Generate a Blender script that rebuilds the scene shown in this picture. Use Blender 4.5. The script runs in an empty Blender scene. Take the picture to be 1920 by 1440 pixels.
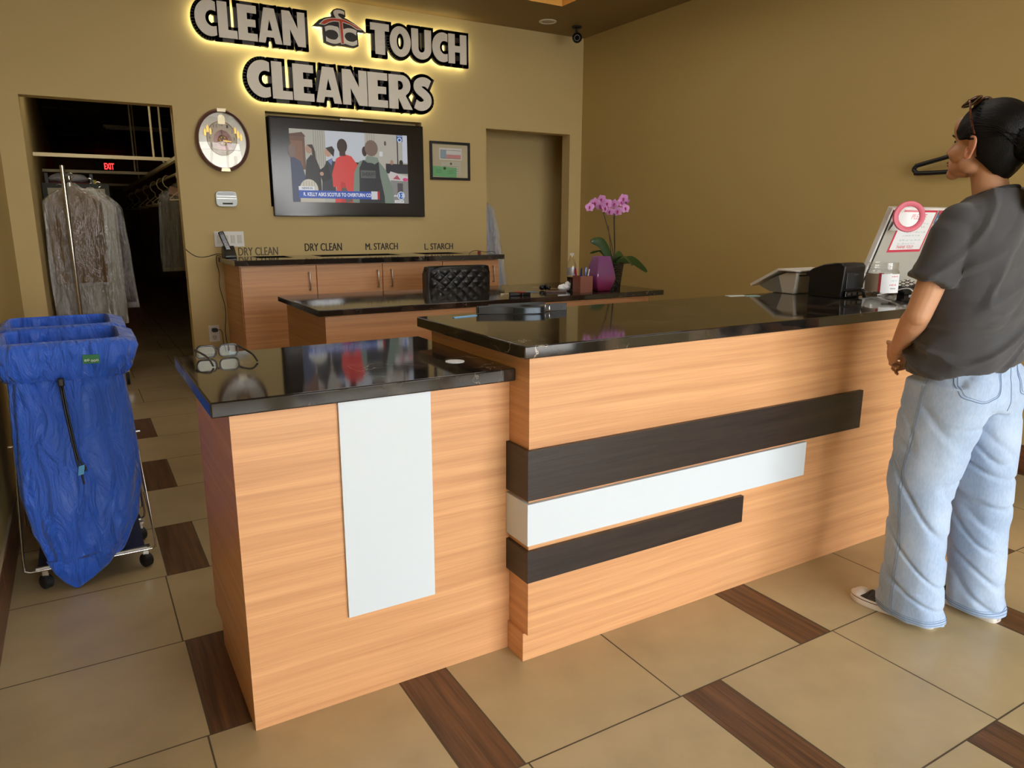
import bpy, bmesh, math, random
from mathutils import Vector, Matrix, noise
from mathutils.geometry import tessellate_polygon
from mathutils.bvhtree import BVHTree

random.seed(7)
PI = math.pi
scene = bpy.context.scene
COL = scene.collection

# ------------------------------------------------------------------ camera, world, light, exposure
EYE = 1.38
YAW, PITCH, ROLL = 0.53479804, -0.21962135, 0.00136871
fw = Vector((math.sin(YAW) * math.cos(PITCH), math.cos(YAW) * math.cos(PITCH), math.sin(PITCH)))
rt = Vector((math.cos(YAW), -math.sin(YAW), 0))
up = rt.cross(fw)
rt2 = math.cos(ROLL) * rt + math.sin(ROLL) * up
up2 = -math.sin(ROLL) * rt + math.cos(ROLL) * up
cam = bpy.data.cameras.new('camera')
cam.sensor_width = 36.0
cam.lens = 36.0 * 1360.636 / 1920.0
cam.clip_start = 0.05
cam.clip_end = 120
camo = bpy.data.objects.new('camera', cam)
COL.objects.link(camo)
camo.matrix_world = Matrix(((rt2.x, up2.x, -fw.x, 0), (rt2.y, up2.y, -fw.y, 0), (rt2.z, up2.z, -fw.z, EYE), (0, 0, 0, 1)))
scene.camera = camo

vs = scene.view_settings
vs.view_transform = 'Standard'
vs.look = 'None'
vs.gamma = 1.0
vs.use_curve_mapping = False
vs.exposure = 0.0

W = bpy.data.worlds.new('world')
scene.world = W
W.use_nodes = True
nt = W.node_tree
nt.nodes.clear()
out = nt.nodes.new('ShaderNodeOutputWorld')
bg = nt.nodes.new('ShaderNodeBackground')
tc = nt.nodes.new('ShaderNodeTexCoord')
sx = nt.nodes.new('ShaderNodeSeparateXYZ')
rp = nt.nodes.new('ShaderNodeValToRGB')
mr = nt.nodes.new('ShaderNodeMapRange')
mr.inputs['From Min'].default_value = -1
mr.inputs['From Max'].default_value = 1
nt.links.new(tc.outputs['Generated'], sx.inputs[0])
nt.links.new(sx.outputs['Z'], mr.inputs['Value'])
nt.links.new(mr.outputs['Result'], rp.inputs[0])
rp.color_ramp.elements[0].position = 0.0
rp.color_ramp.elements[0].color = (0.42, 0.41, 0.39, 1)      # pavement
rp.color_ramp.elements[1].position = 1.0
rp.color_ramp.elements[1].color = (0.72, 0.86, 1.0, 1)       # zenith
e = rp.color_ramp.elements.new(0.485); e.color = (0.50, 0.50, 0.48, 1)
e = rp.color_ramp.elements.new(0.515); e.color = (1.0, 0.99, 0.97, 1)
bg.inputs['Strength'].default_value = 12.5
nt.links.new(rp.outputs[0], bg.inputs['Color'])
nt.links.new(bg.outputs[0], out.inputs[0])

YF = -2.4          # inner face of the shop front
WIN = [(0.20, 1.28), (1.40, 2.78), (2.90, 4.28)]
for i, (a, b) in enumerate(WIN):                      # sky portals in the shop windows
    L = bpy.data.lights.new('window_portal', 'AREA')
    L.shape = 'RECTANGLE'
    L.size = b - a
    L.size_y = 2.62
    L.cycles.is_portal = True
    o = bpy.data.objects.new('window_portal', L)
    o.location = ((a + b) / 2, YF - 0.16, 1.39)
    o.rotation_euler = (PI / 2, 0, PI)
    COL.objects.link(o)

for x_, y_ in ((1.3, 4.2), (2.8, 4.2), (1.3, 2.2), (2.8, 2.2)):          # added fill lights, unseen in the tray, to brighten the back
    L = bpy.data.lights.new('tray_fill', 'AREA')
    L.shape = 'RECTANGLE'; L.size = 1.1; L.size_y = 1.1
    L.energy = 9.0; L.color = (1.0, 0.94, 0.86)
    o = bpy.data.objects.new('tray_fill', L)
    o.location = (x_, y_, 3.40)
    COL.objects.link(o)

L = bpy.data.lights.new('back_room_fill', 'AREA')                      # added fill light, unseen above the doorway lintel, so the garments show
L.shape = 'RECTANGLE'; L.size = 0.9; L.size_y = 0.3; L.energy = 7.0; L.color = (1.0, 0.93, 0.80)
o = bpy.data.objects.new('back_room_fill', L); o.location = (0.35, 6.75, 2.87); COL.objects.link(o)

# ------------------------------------------------------------------ helpers
def s2l(c):
    c = c / 255.0
    return c / 12.92 if c <= 0.04045 else ((c + 0.055) / 1.055) ** 2.4
def C(r, g, b):
    return (s2l(r), s2l(g), s2l(b), 1)

def mat_base(name):
    m = bpy.data.materials.new(name)
    m.use_nodes = True
    n = m.node_tree
    return m, n, n.nodes['Principled BSDF']

def pbr(name, col, rough=0.5, metal=0.0, spec=0.5, emit=None, es=1.0, coat=0.0, bump=0.0, bscale=200.0, sheen=0.0, var=0.0, vscale=4.0, trans=0.0, ior=1.5, alpha=1.0, stretch=(1, 1, 1)):
    m, n, p = mat_base(name)
    p.inputs['Base Color'].default_value = col
    p.inputs['Roughness'].default_value = rough
    p.inputs['Metallic'].default_value = metal
    p.inputs['Specular IOR Level'].default_value = spec
    p.inputs['Coat Weight'].default_value = coat
    p.inputs['Coat Roughness'].default_value = 0.05
    p.inputs['Sheen Weight'].default_value = sheen
    p.inputs['Transmission Weight'].default_value = trans
    p.inputs['IOR'].default_value = ior
    p.inputs['Alpha'].default_value = alpha
    if emit:
        p.inputs['Emission Color'].default_value = emit
        p.inputs['Emission Strength'].default_value = es
    if bump or var:
        t = n.nodes.new('ShaderNodeTexCoord')
        mp = n.nodes.new('ShaderNodeMapping')
        mp.inputs['Scale'].default_value = stretch
        n.links.new(t.outputs['Object'], mp.inputs[0])
    if bump:
        nz = n.nodes.new('ShaderNodeTexNoise')
        nz.inputs['Scale'].default_value = bscale
        nz.inputs['Detail'].default_value = 4
        b = n.nodes.new('ShaderNodeBump')
        b.inputs['Strength'].default_value = min(1.0, bump)
        b.inputs['Distance'].default_value = 0.002
        n.links.new(mp.outputs[0], nz.inputs[0])
        n.links.new(nz.outputs[0], b.inputs['Height'])
        n.links.new(b.outputs[0], p.inputs['Normal'])
    if var:
        nz2 = n.nodes.new('ShaderNodeTexNoise')
        nz2.inputs['Scale'].default_value = vscale
        nz2.inputs['Detail'].default_value = 5
        r = n.nodes.new('ShaderNodeValToRGB')
        r.color_ramp.elements[0].position = 0.3
        r.color_ramp.elements[1].position = 0.7
        r.color_ramp.elements[0].color = tuple(c * (1 - var) for c in col[:3]) + (1,)
        r.color_ramp.elements[1].color = tuple(min(1, c * (1 + var)) for c in col[:3]) + (1,)
        n.links.new(mp.outputs[0], nz2.inputs[0])
        n.links.new(nz2.outputs[0], r.inputs[0])
        n.links.new(r.outputs[0], p.inputs['Base Color'])
    return m

def wood(name, c0, c1, rough=0.4, scale=(1.2, 1.2, 26), bump=0.15, coat=0.0, c2=None):
    """wood grain; the axis with the large scale factor runs across the grain"""
    m, n, p = mat_base(name)
    t = n.nodes.new('ShaderNodeTexCoord')
    mp = n.nodes.new('ShaderNodeMapping')
    mp.inputs['Scale'].default_value = scale
    warp = n.nodes.new('ShaderNodeTexNoise')
    warp.inputs['Scale'].default_value = 1.3
    warp.inputs['Detail'].default_value = 2
    add = n.nodes.new('ShaderNodeVectorMath'); add.operation = 'MULTIPLY_ADD'
    add.inputs[1].default_value = tuple(0.16 if q < 10 else 0.035 for q in scale)
    n.links.new(t.outputs['Object'], warp.inputs[0])
    n.links.new(warp.outputs['Color'], add.inputs[0])
    n.links.new(t.outputs['Object'], add.inputs[2])
    n.links.new(add.outputs[0], mp.inputs[0])
    nz = n.nodes.new('ShaderNodeTexNoise')
    nz.inputs['Scale'].default_value = 1.0
    nz.inputs['Detail'].default_value = 6
    nz.inputs['Roughness'].default_value = 0.62
    n.links.new(mp.outputs[0], nz.inputs[0])
    mp2 = n.nodes.new('ShaderNodeMapping')
    mp2.inputs['Scale'].default_value = tuple(s * 7 if s > 5 else s * 4 for s in scale)
    n.links.new(t.outputs['Object'], mp2.inputs[0])
    nf = n.nodes.new('ShaderNodeTexNoise')
    nf.inputs['Scale'].default_value = 1.0
    nf.inputs['Detail'].default_value = 3
    n.links.new(mp2.outputs[0], nf.inputs[0])
    mx = n.nodes.new('ShaderNodeMath'); mx.operation = 'MULTIPLY_ADD'
    mx.inputs[1].default_value = 0.35
    n.links.new(nf.outputs[0], mx.inputs[0])
    n.links.new(nz.outputs[0], mx.inputs[2])
    r = n.nodes.new('ShaderNodeValToRGB')
    r.color_ramp.elements[0].position = 0.48
    r.color_ramp.elements[1].position = 0.86
    r.color_ramp.elements[0].color = c0
    r.color_ramp.elements[1].color = c1
    n.links.new(mx.outputs[0], r.inputs[0])
    n.links.new(r.outputs[0], p.inputs['Base Color'])
    p.inputs['Roughness'].default_value = rough
    p.inputs['Coat Weight'].default_value = coat
    b = n.nodes.new('ShaderNodeBump')
    b.inputs['Strength'].default_value = bump
    b.inputs['Distance'].default_value = 0.001
    n.links.new(nf.outputs[0], b.inputs['Height'])
    n.links.new(b.outputs[0], p.inputs['Normal'])
    return m

def granite(name):
    m, n, p = mat_base(name)
    t = n.nodes.new('ShaderNodeTexCoord')
    # brownish cloudy patches
    nz = n.nodes.new('ShaderNodeTexNoise'); nz.inputs['Scale'].default_value = 6; nz.inputs['Detail'].default_value = 8
    n.links.new(t.outputs['Object'], nz.inputs[0])
    r = n.nodes.new('ShaderNodeValToRGB')
    r.color_ramp.elements[0].position = 0.50; r.color_ramp.elements[0].color = (0.012, 0.0105, 0.0095, 1)
    r.color_ramp.elements[1].position = 0.78; r.color_ramp.elements[1].color = (0.085, 0.060, 0.044, 1)
    n.links.new(nz.outputs[0], r.inputs[0])
    # thin pale veins, only where a mask allows them
    wp = n.nodes.new('ShaderNodeTexNoise'); wp.inputs['Scale'].default_value = 5; wp.inputs['Detail'].default_value = 6
    n.links.new(t.outputs['Object'], wp.inputs[0])
    ma = n.nodes.new('ShaderNodeVectorMath'); ma.operation = 'MULTIPLY_ADD'; ma.inputs[1].default_value = (0.30, 0.30, 0.30)
    n.links.new(wp.outputs['Color'], ma.inputs[0]); n.links.new(t.outputs['Object'], ma.inputs[2])
    vo = n.nodes.new('ShaderNodeTexVoronoi'); vo.feature = 'DISTANCE_TO_EDGE'; vo.inputs['Scale'].default_value = 7
    n.links.new(ma.outputs[0], vo.inputs['Vector'])
    lt = n.nodes.new('ShaderNodeMapRange'); lt.inputs['From Min'].default_value = 0.009; lt.inputs['From Max'].default_value = 0.0
    n.links.new(vo.outputs['Distance'], lt.inputs['Value'])
    mk = n.nodes.new('ShaderNodeTexNoise'); mk.inputs['Scale'].default_value = 3.6; mk.inputs['Detail'].default_value = 3
    n.links.new(t.outputs['Object'], mk.inputs[0])
    mm = n.nodes.new('ShaderNodeMapRange'); mm.inputs['From Min'].default_value = 0.54; mm.inputs['From Max'].default_value = 0.66
    n.links.new(mk.outputs[0], mm.inputs['Value'])
    mu = n.nodes.new('ShaderNodeMath'); mu.operation = 'MULTIPLY'
    n.links.new(lt.outputs[0], mu.inputs[0]); n.links.new(mm.outputs[0], mu.inputs[1])
    mix = n.nodes.new('ShaderNodeMix'); mix.data_type = 'RGBA'
    n.links.new(mu.outputs[0], mix.inputs['Factor'])
    n.links.new(r.outputs[0], mix.inputs[6])
    mix.inputs[7].default_value = (0.55, 0.46, 0.36, 1)
    n.links.new(mix.outputs[2], p.inputs['Base Color'])
    p.inputs['Roughness'].default_value = 0.06
    p.inputs['IOR'].default_value = 1.62
    return m

def clear(name, tint=(1, 1, 1, 1), rough=0.03, k=0.12, edge=0.75):
    """thin clear sheet: mostly transparent, reflecting more at grazing angles"""
    m = bpy.data.materials.new(name); m.use_nodes = True
    n = m.node_tree; n.nodes.clear()
    o = n.nodes.new('ShaderNodeOutputMaterial')
    tr = n.nodes.new('ShaderNodeBsdfTransparent'); tr.inputs[0].default_value = tint
    gl = n.nodes.new('ShaderNodeBsdfGlossy'); gl.inputs['Roughness'].default_value = rough
    lw = n.nodes.new('ShaderNodeLayerWeight'); lw.inputs[0].default_value = 0.3
    mr = n.nodes.new('ShaderNodeMapRange'); mr.inputs['To Min'].default_value = k; mr.inputs['To Max'].default_value = edge
    mx = n.nodes.new('ShaderNodeMixShader')
    n.links.new(lw.outputs['Facing'], mr.inputs['Value'])
    n.links.new(mr.outputs[0], mx.inputs[0])
    n.links.new(tr.outputs[0], mx.inputs[1]); n.links.new(gl.outputs[0], mx.inputs[2])
    n.links.new(mx.outputs[0], o.inputs[0])
    return m

def film(name, body=(0.8, 0.8, 0.78, 1), k=0.3):
    """crinkled garment film: clear film with a little milky diffuse and sharp glints"""
    m = clear(name, (0.97, 0.97, 0.96, 1), 0.07, 0.24, 0.6)
    n = m.node_tree
    mx = [x for x in n.nodes if x.type == 'MIX_SHADER'][0]
    o = [x for x in n.nodes if x.type == 'OUTPUT_MATERIAL'][0]
    gl = [x for x in n.nodes if x.type == 'BSDF_GLOSSY'][0]
    df = n.nodes.new('ShaderNodeBsdfDiffuse'); df.inputs[0].default_value = body
    m2 = n.nodes.new('ShaderNodeMixShader'); m2.inputs[0].default_value = k
    n.links.new(mx.outputs[0], m2.inputs[1]); n.links.new(df.outputs[0], m2.inputs[2]); n.links.new(m2.outputs[0], o.inputs[0])
    t = n.nodes.new('ShaderNodeTexCoord'); mp = n.nodes.new('ShaderNodeMapping'); mp.inputs['Scale'].default_value = (26, 26, 8)
    nz = n.nodes.new('ShaderNodeTexNoise'); nz.inputs['Scale'].default_value = 1; nz.inputs['Detail'].default_value = 5
    b = n.nodes.new('ShaderNodeBump'); b.inputs['Strength'].default_value = 1.0; b.inputs['Distance'].default_value = 0.05
    n.links.new(t.outputs['Object'], mp.inputs[0]); n.links.new(mp.outputs[0], nz.inputs[0]); n.links.new(nz.outputs[0], b.inputs['Height'])
    n.links.new(b.outputs[0], gl.inputs['Normal'])
    return m

def glow(name, col, s):
    m, n, p = mat_base(name)
    p.inputs['Base Color'].default_value = (0, 0, 0, 1)
    p.inputs['Emission Color'].default_value = col
    p.inputs['Emission Strength'].default_value = s
    p.inputs['Roughness'].default_value = 0.3
    return m

ORG = {}
def origin_of(o):
    return ORG.get(o.name, Vector((0, 0, 0)))

def props(o, label=None, cat=None, group=None, kind=None):
    if label: o['label'] = label
    if cat: o['category'] = cat
    if group: o['group'] = group
    if kind: o['kind'] = kind
    return o

def root(name, loc, label, cat, group=None):
    o = bpy.data.objects.new(name, None)
    o.empty_display_size = 0.1
    COL.objects.link(o)
    o.location = loc
    ORG[o.name] = Vector(loc)
    return props(o, label, cat, group)

def frame_of(d):
    d = Vector(d).normalized()
    a = Vector((0, 0, 1)) if abs(d.z) < 0.9 else Vector((1, 0, 0))
    u = d.cross(a).normalized()
    v = u.cross(d).normalized()
    return u, v

class MB:
    """collects shapes in world coordinates and links them as ONE mesh object"""
    def __init__(self):
        self.v = []; self.f = []; self.m = []; self.col = []
    def add(self, vs, fs, mi=0):
        k = len(self.v)
        self.v += [Vector(p) for p in vs]
        self.f += [tuple(i + k for i in f) for f in fs]
        self.m += [mi] * len(fs)
        return self
    def quad(self, a, b, c, d, mi=0):
        return self.add([a, b, c, d], [(0, 1, 2, 3)], mi)
    def box(self, x0, x1, y0, y1, z0, z1, mi=0):
        vs = [(x, y, z) for z in (z0, z1) for y in (y0, y1) for x in (x0, x1)]
        return self.add(vs, [(0, 2, 3, 1), (4, 5, 7, 6), (0, 1, 5, 4), (2, 6, 7, 3), (0, 4, 6, 2), (1, 3, 7, 5)], mi)
    def obox(self, c, ax, ay, az, mi=0):
        """box from centre and three half-axis vectors"""
        c = Vector(c); ax = Vector(ax); ay = Vector(ay); az = Vector(az)
        vs = [c + sx * ax + sy * ay + sz * az for sz in (-1, 1) for sy in (-1, 1) for sx in (-1, 1)]
        return self.add(vs, [(0, 2, 3, 1), (4, 5, 7, 6), (0, 1, 5, 4), (2, 6, 7, 3), (0, 4, 6, 2), (1, 3, 7, 5)], mi)
    def tube(self, pts, r, n=8, closed=False, cap=True, mi=0, flat=1.0, upv=None):
        pts = [Vector(p) for p in pts]
        N = len(pts)
        rs = r if isinstance(r, (list, tuple)) else [r] * N
        vs = []; fs = []
        u = None
        for i, p in enumerate(pts):
            if closed:
                d = pts[(i + 1) % N] - pts[i - 1]
            else:
                d = pts[min(i + 1, N - 1)] - pts[max(i - 1, 0)]
            if d.length < 1e-9: d = Vector((0, 0, 1))
            d.normalize()
            if upv is not None:
                u = d.cross(Vector(upv)).normalized()
            elif u is None:
                u, _ = frame_of(d)
            else:
                u = (u - d * u.dot(d))
                u = u.normalized() if u.length > 1e-6 else frame_of(d)[0]
            w = d.cross(u)
            for k in range(n):
                a = 2 * PI * k / n
                vs.append(p + rs[i] * (math.cos(a) * u + flat * math.sin(a) * w))
        M = N if closed else N - 1
        for i in range(M):
            for k in range(n):
                a = i * n + k; b = i * n + (k + 1) % n
                c = ((i + 1) % N) * n + (k + 1) % n; d_ = ((i + 1) % N) * n + k
                fs.append((a, b, c, d_))
        if cap and not closed:
            fs.append(tuple(range(n - 1, -1, -1)))
            fs.append(tuple((N - 1) * n + k for k in range(n)))
        return self.add(vs, fs, mi)
    def lathe(self, c, prof, n=24, axis=(0, 0, 1), mi=0, cap=True, sq=None):
        """prof: list of (radius, height) along axis; sq=(sx, sy) squashes the section"""
        c = Vector(c); w = Vector(axis).normalized()
        if abs(w.z) > 0.99: u, v = Vector((1, 0, 0)), Vector((0, 1, 0)) * (1 if w.z > 0 else -1)
        else: u, v = frame_of(w)
        a_, b_ = sq or (1, 1)
        vs = []
        for r, h in prof:
            for k in range(n):
                t = 2 * PI * k / n
                vs.append(c + w * h + r * (math.cos(t) * a_ * u + math.sin(t) * b_ * v))
        fs = []
        for i in range(len(prof) - 1):
            for k in range(n):
                fs.append((i * n + k, i * n + (k + 1) % n, (i + 1) * n + (k + 1) % n, (i + 1) * n + k))
        if cap:
            if prof[0][0] > 1e-5: fs.append(tuple(range(n - 1, -1, -1)))
            if prof[-1][0] > 1e-5: fs.append(tuple((len(prof) - 1) * n + k for k in range(n)))
        return self.add(vs, fs, mi)
    def ell(self, c, r, rot=None, n=20, m=12, mi=0):
        c = Vector(c); R = rot or Matrix.Identity(3)
        if not isinstance(r, (tuple, list)): r = (r, r, r)
        vs = []; fs = []
        for i in range(m + 1):
            th = PI * i / m
            for k in range(n):
                ph = 2 * PI * k / n
                vs.append(c + R @ Vector((r[0] * math.sin(th) * math.cos(ph), r[1] * math.sin(th) * math.sin(ph), r[2] * math.cos(th))))
        for i in range(m):
            for k in range(n):
                fs.append((i * n + k, (i + 1) * n + k, (i + 1) * n + (k + 1) % n, i * n + (k + 1) % n))
        return self.add(vs, fs, mi)
    def loft(self, rings, closed=True, cap=True, mi=0):
        n = len(rings[0]); vs = [p for r in rings for p in r]; fs = []
        for i in range(len(rings) - 1):
            for k in range(n if closed else n - 1):
                fs.append((i * n + k, i * n + (k + 1) % n, (i + 1) * n + (k + 1) % n, (i + 1) * n + k))
        if cap and closed:
            fs.append(tuple(range(n - 1, -1, -1)))
            fs.append(tuple((len(rings) - 1) * n + k for k in range(n)))
        return self.add(vs, fs, mi)
    def poly(self, loops, o, xd, yd, depth=0.0, mi=0):
        """filled 2-D polygon (outer loop, then holes) placed at o with axes xd, yd; depth extrudes along xd x yd"""
        o = Vector(o); xd = Vector(xd); yd = Vector(yd)
        nrm = xd.cross(yd).normalized()
        flat = [p for l in loops for p in l]
        tri = tessellate_polygon([[Vector((p[0], p[1], 0)) for p in l] for l in loops])
        P = [o + xd * p[0] + yd * p[1] for p in flat]
        fx = []
        for t in tri:
            a, b, c = (flat[i] for i in t)
            ar = (b[0] - a[0]) * (c[1] - a[1]) - (c[0] - a[0]) * (b[1] - a[1])
            fx.append(t if ar > 0 else (t[0], t[2], t[1]))
        if depth == 0:
            return self.add(P, fx, mi)
        N = len(P)
        Q = P + [p + nrm * depth for p in P]
        fs = [(t[0], t[2], t[1]) for t in fx] + [tuple(i + N for i in t) for t in fx]
        k = 0
        for l in loops:
            L = len(l)
            for i in range(L):
                a = k + i; b = k + (i + 1) % L
                fs.append((a, b, b + N, a + N))
            k += L
        return self.add(Q, fs, mi)
    def text(self, body, o, xd, yd, w, h, depth=0.0, mi=0, off=0.0):
        """built-in font text fitted to a w x h box whose lower-left corner is o"""
        cu = bpy.data.curves.new('lettering', 'FONT')
        cu.body = body
        cu.resolution_u = 3
        cu.offset = off
        ob = bpy.data.objects.new('lettering', cu)
        COL.objects.link(ob)
        bpy.context.view_layer.update()
        me = ob.evaluated_get(bpy.context.evaluated_depsgraph_get()).to_mesh()
        P = [v.co.copy() for v in me.vertices]
        F = [tuple(p.vertices) for p in me.polygons]
        bpy.data.objects.remove(ob); bpy.data.curves.remove(cu)
        if not P: return self
        x0 = min(p.x for p in P); x1 = max(p.x for p in P); y0 = min(p.y for p in P); y1 = max(p.y for p in P)
        xd = Vector(xd).normalized(); yd = Vector(yd).normalized(); nrm = xd.cross(yd)
        V_ = [Vector(o) + xd * ((p.x - x0) / (x1 - x0) * w) + yd * ((p.y - y0) / (y1 - y0) * h) + nrm * depth for p in P]
        return self.add(V_, F, mi)
    def build(self, name, mats, parent=None, smooth=None, bevel=0.0, sub=0, label=None, cat=None, group=None, kind=None, merge=False, bseg=2):
        if not isinstance(mats, (list, tuple)): mats = [mats]
        if parent is not None:
            org = origin_of(parent)
        else:
            xs = [p.x for p in self.v]; ys = [p.y for p in self.v]; zs = [p.z for p in self.v]
            org = Vector(((min(xs) + max(xs)) / 2, (min(ys) + max(ys)) / 2, min(zs)))
        me = bpy.data.meshes.new(name)
        me.from_pydata([p - org for p in self.v], [], self.f)
        for m in mats: me.materials.append(m)
        if len(mats) > 1:
            for p, mi in zip(me.polygons, self.m): p.material_index = mi
        me.update()
        if merge:
            bm = bmesh.new(); bm.from_mesh(me)
            bmesh.ops.remove_doubles(bm, verts=bm.verts, dist=1e-5)
            bm.to_mesh(me); bm.free()
        if smooth is not None:
            me.shade_smooth()
            me.set_sharp_from_angle(angle=math.radians(smooth))
        o = bpy.data.objects.new(name, me)
        COL.objects.link(o)
        if parent is not None:
            o.parent = parent
            ORG[o.name] = org
        else:
            o.location = org
            ORG[o.name] = org
        if bevel:
            b = o.modifiers.new('bevel', 'BEVEL'); b.width = bevel; b.segments = bseg; b.limit_method = 'ANGLE'; b.angle_limit = math.radians(40)
        if sub:
            s = o.modifiers.new('sub', 'SUBSURF'); s.levels = sub; s.render_levels = sub
        return props(o, label, cat, group, kind)

def copy_tree(o, delta, parent=None):
    c = o.copy(); COL.objects.link(c); c.parent = parent
    if parent is None: c.location = o.location + Vector(delta)
    for ch in list(o.children): copy_tree(ch, delta, c)
    return c

def arc(cx, cy, rx, ry, a0, a1, n):
    return [(cx + rx * math.cos(math.radians(a0 + (a1 - a0) * i / n)), cy + ry * math.sin(math.radians(a0 + (a1 - a0) * i / n))) for i in range(n + 1)]

def spline(pts, n=6):
    """Catmull-Rom through the points"""
    P = [Vector(p) for p in pts]; R = []
    for i in range(len(P) - 1):
        p0 = P[max(i - 1, 0)]; p1 = P[i]; p2 = P[i + 1]; p3 = P[min(i + 2, len(P) - 1)]
        for k in range(n):
            t = k / n
            R.append(0.5 * ((2 * p1) + (p2 - p0) * t + (2 * p0 - 5 * p1 + 4 * p2 - p3) * t * t + (3 * p1 - p0 - 3 * p2 + p3) * t ** 3))
    R.append(P[-1]); return R

def remesh(mb, voxel, smooth_it=6, disp=None):
    """fuse overlapping shapes of mb into one skin; returns a new MB"""
    me = bpy.data.meshes.new('tmp'); me.from_pydata(mb.v, [], mb.f)
    o = bpy.data.objects.new('tmp', me); COL.objects.link(o)
    r = o.modifiers.new('r', 'REMESH'); r.mode = 'VOXEL'; r.voxel_size = voxel
    if smooth_it:
        s = o.modifiers.new('s', 'SMOOTH'); s.iterations = smooth_it; s.factor = 0.5
    bpy.context.view_layer.update()
    ev = o.evaluated_get(bpy.context.evaluated_depsgraph_get())
    m2 = ev.to_mesh()
    V_ = [v.co.copy() for v in m2.vertices]; Nn = [v.normal.copy() for v in m2.vertices]; F = [tuple(p.vertices) for p in m2.polygons]
    bpy.data.objects.remove(o); bpy.data.meshes.remove(me)
    if disp:
        V_ = [v + n * disp(v, n) for v, n in zip(V_, Nn)]
    R = MB(); R.add(V_, F)
    return R

# ------------------------------------------------------------------ materials
M = {}
M['wall'] = pbr('wall_paint_lit', C(204, 181, 126), 0.75, bump=0.12, bscale=160)  # colour raised to carry the stronger light on the back wall
M['wall_shaded'] = pbr('wall_paint_shaded', C(181, 157, 98), 0.6, bump=0.12, bscale=160)  # same paint as the back wall, darkened: shade put into the colour
M['ceil'] = pbr('ceiling_paint', C(130, 104, 60), 0.6, bump=0.1, bscale=120)
M['tray'] = pbr('tray_orange', C(236, 176, 84), 0.6)  # tray sides a stronger orange than the ceiling
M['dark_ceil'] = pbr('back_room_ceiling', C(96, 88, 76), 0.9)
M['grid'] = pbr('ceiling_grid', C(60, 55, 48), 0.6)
M['tile'] = pbr('floor_tile', C(180, 160, 120), 0.34, spec=0.55, var=0.10, vscale=5.0, bump=0.12, bscale=40)
M['plank'] = wood('plank_tile', C(66, 43, 26), C(120, 82, 50), 0.42, scale=(45, 1.6, 5), bump=0.3)
M['grout'] = pbr('grout', C(96, 84, 66), 0.9)
M['base'] = wood('baseboard_tile', C(70, 42, 26), C(122, 78, 48), 0.4, scale=(2, 2, 40), bump=0.2)
M['mortar'] = pbr('mortar', C(176, 160, 130), 0.8)
M['beech'] = wood('beech_laminate', C(196, 141, 94), C(222, 168, 117), 0.42, scale=(0.9, 0.9, 44), bump=0.1)
M['granite'] = granite('black_granite')
M['wenge'] = wood('dark_laminate', C(34, 26, 22), C(52, 42, 36), 0.36, scale=(2.2, 2.2, 60), bump=0.35)
M['white_lam'] = pbr('white_laminate', C(208, 218, 224), 0.35)
M['steel'] = pbr('brushed_steel', C(190, 188, 182), 0.28, metal=1.0)
M['chrome'] = pbr('chrome', C(215, 212, 205), 0.14, metal=1.0)
M['black'] = pbr('black_plastic', C(20, 20, 21), 0.38)
M['black_gloss'] = pbr('black_gloss', C(9, 9, 10), 0.12)
M['rubber'] = pbr('black_rubber', C(26, 26, 27), 0.6)
M['white'] = pbr('white_plastic', C(226, 225, 219), 0.4)
M['offwhite'] = pbr('offwhite_plastic', C(206, 202, 190), 0.45)
M['paper'] = pbr('paper', C(236, 238, 240), 0.8)
M['ink'] = pbr('black_ink', C(46, 42, 34), 0.7)
M['ink_faded'] = pbr('faded_ink', C(104, 94, 68), 0.7)
M['glass'] = clear('window_glass', (1, 1, 1, 1), 0.02, 0.04, 0.5)
M['alu'] = pbr('window_aluminium', C(96, 92, 86), 0.4, metal=0.6)

def struct(mb, name, mats, **k):
    return mb.build(name, mats, kind='structure', **k)

XL, XR, YB, ZC = -0.365, 4.478, 6.2, 3.12
X, Y, Z = (1, 0, 0), (0, 1, 0), (0, 0, 1)

# ------------------------------------------------------------------ floor: square tiles and wood-look planks in staggered rows
fl = MB()
fl.box(XL - 0.1, XR + 0.12, YF - 0.2, 20.2, -0.12, -0.0012, 2)
g = 0.0025
for k in range(-7, 37):
    y0 = 0.85 + 0.535 * k; y1 = y0 + 0.535
    if y1 <= YF or y0 > 20.1: continue
    st = 0.709 if k % 2 else 0.175
    far = y0 > 5.2
    n = -4
    while st + 1.239 * n < XR:
        a = st + 1.239 * n
        for (u0, u1, mi) in ((a, a + 0.155, 0 if far else 1), (a + 0.155, a + 0.697, 0), (a + 0.697, a + 1.239, 0)):
            c0 = max(u0 + g, XL); c1 = min(u1 - g, XR)
            d0 = max(y0 + g, YF); d1 = min(y1 - g, 20.1)
            if c1 - c0 > 0.005 and d1 > d0:
                fl.quad((c0, d0, 0), (c1, d0, 0), (c1, d1, 0), (c0, d1, 0), mi)
        n += 1
struct(fl, 'floor', [M['tile'], M['plank'], M['grout']])

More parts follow.
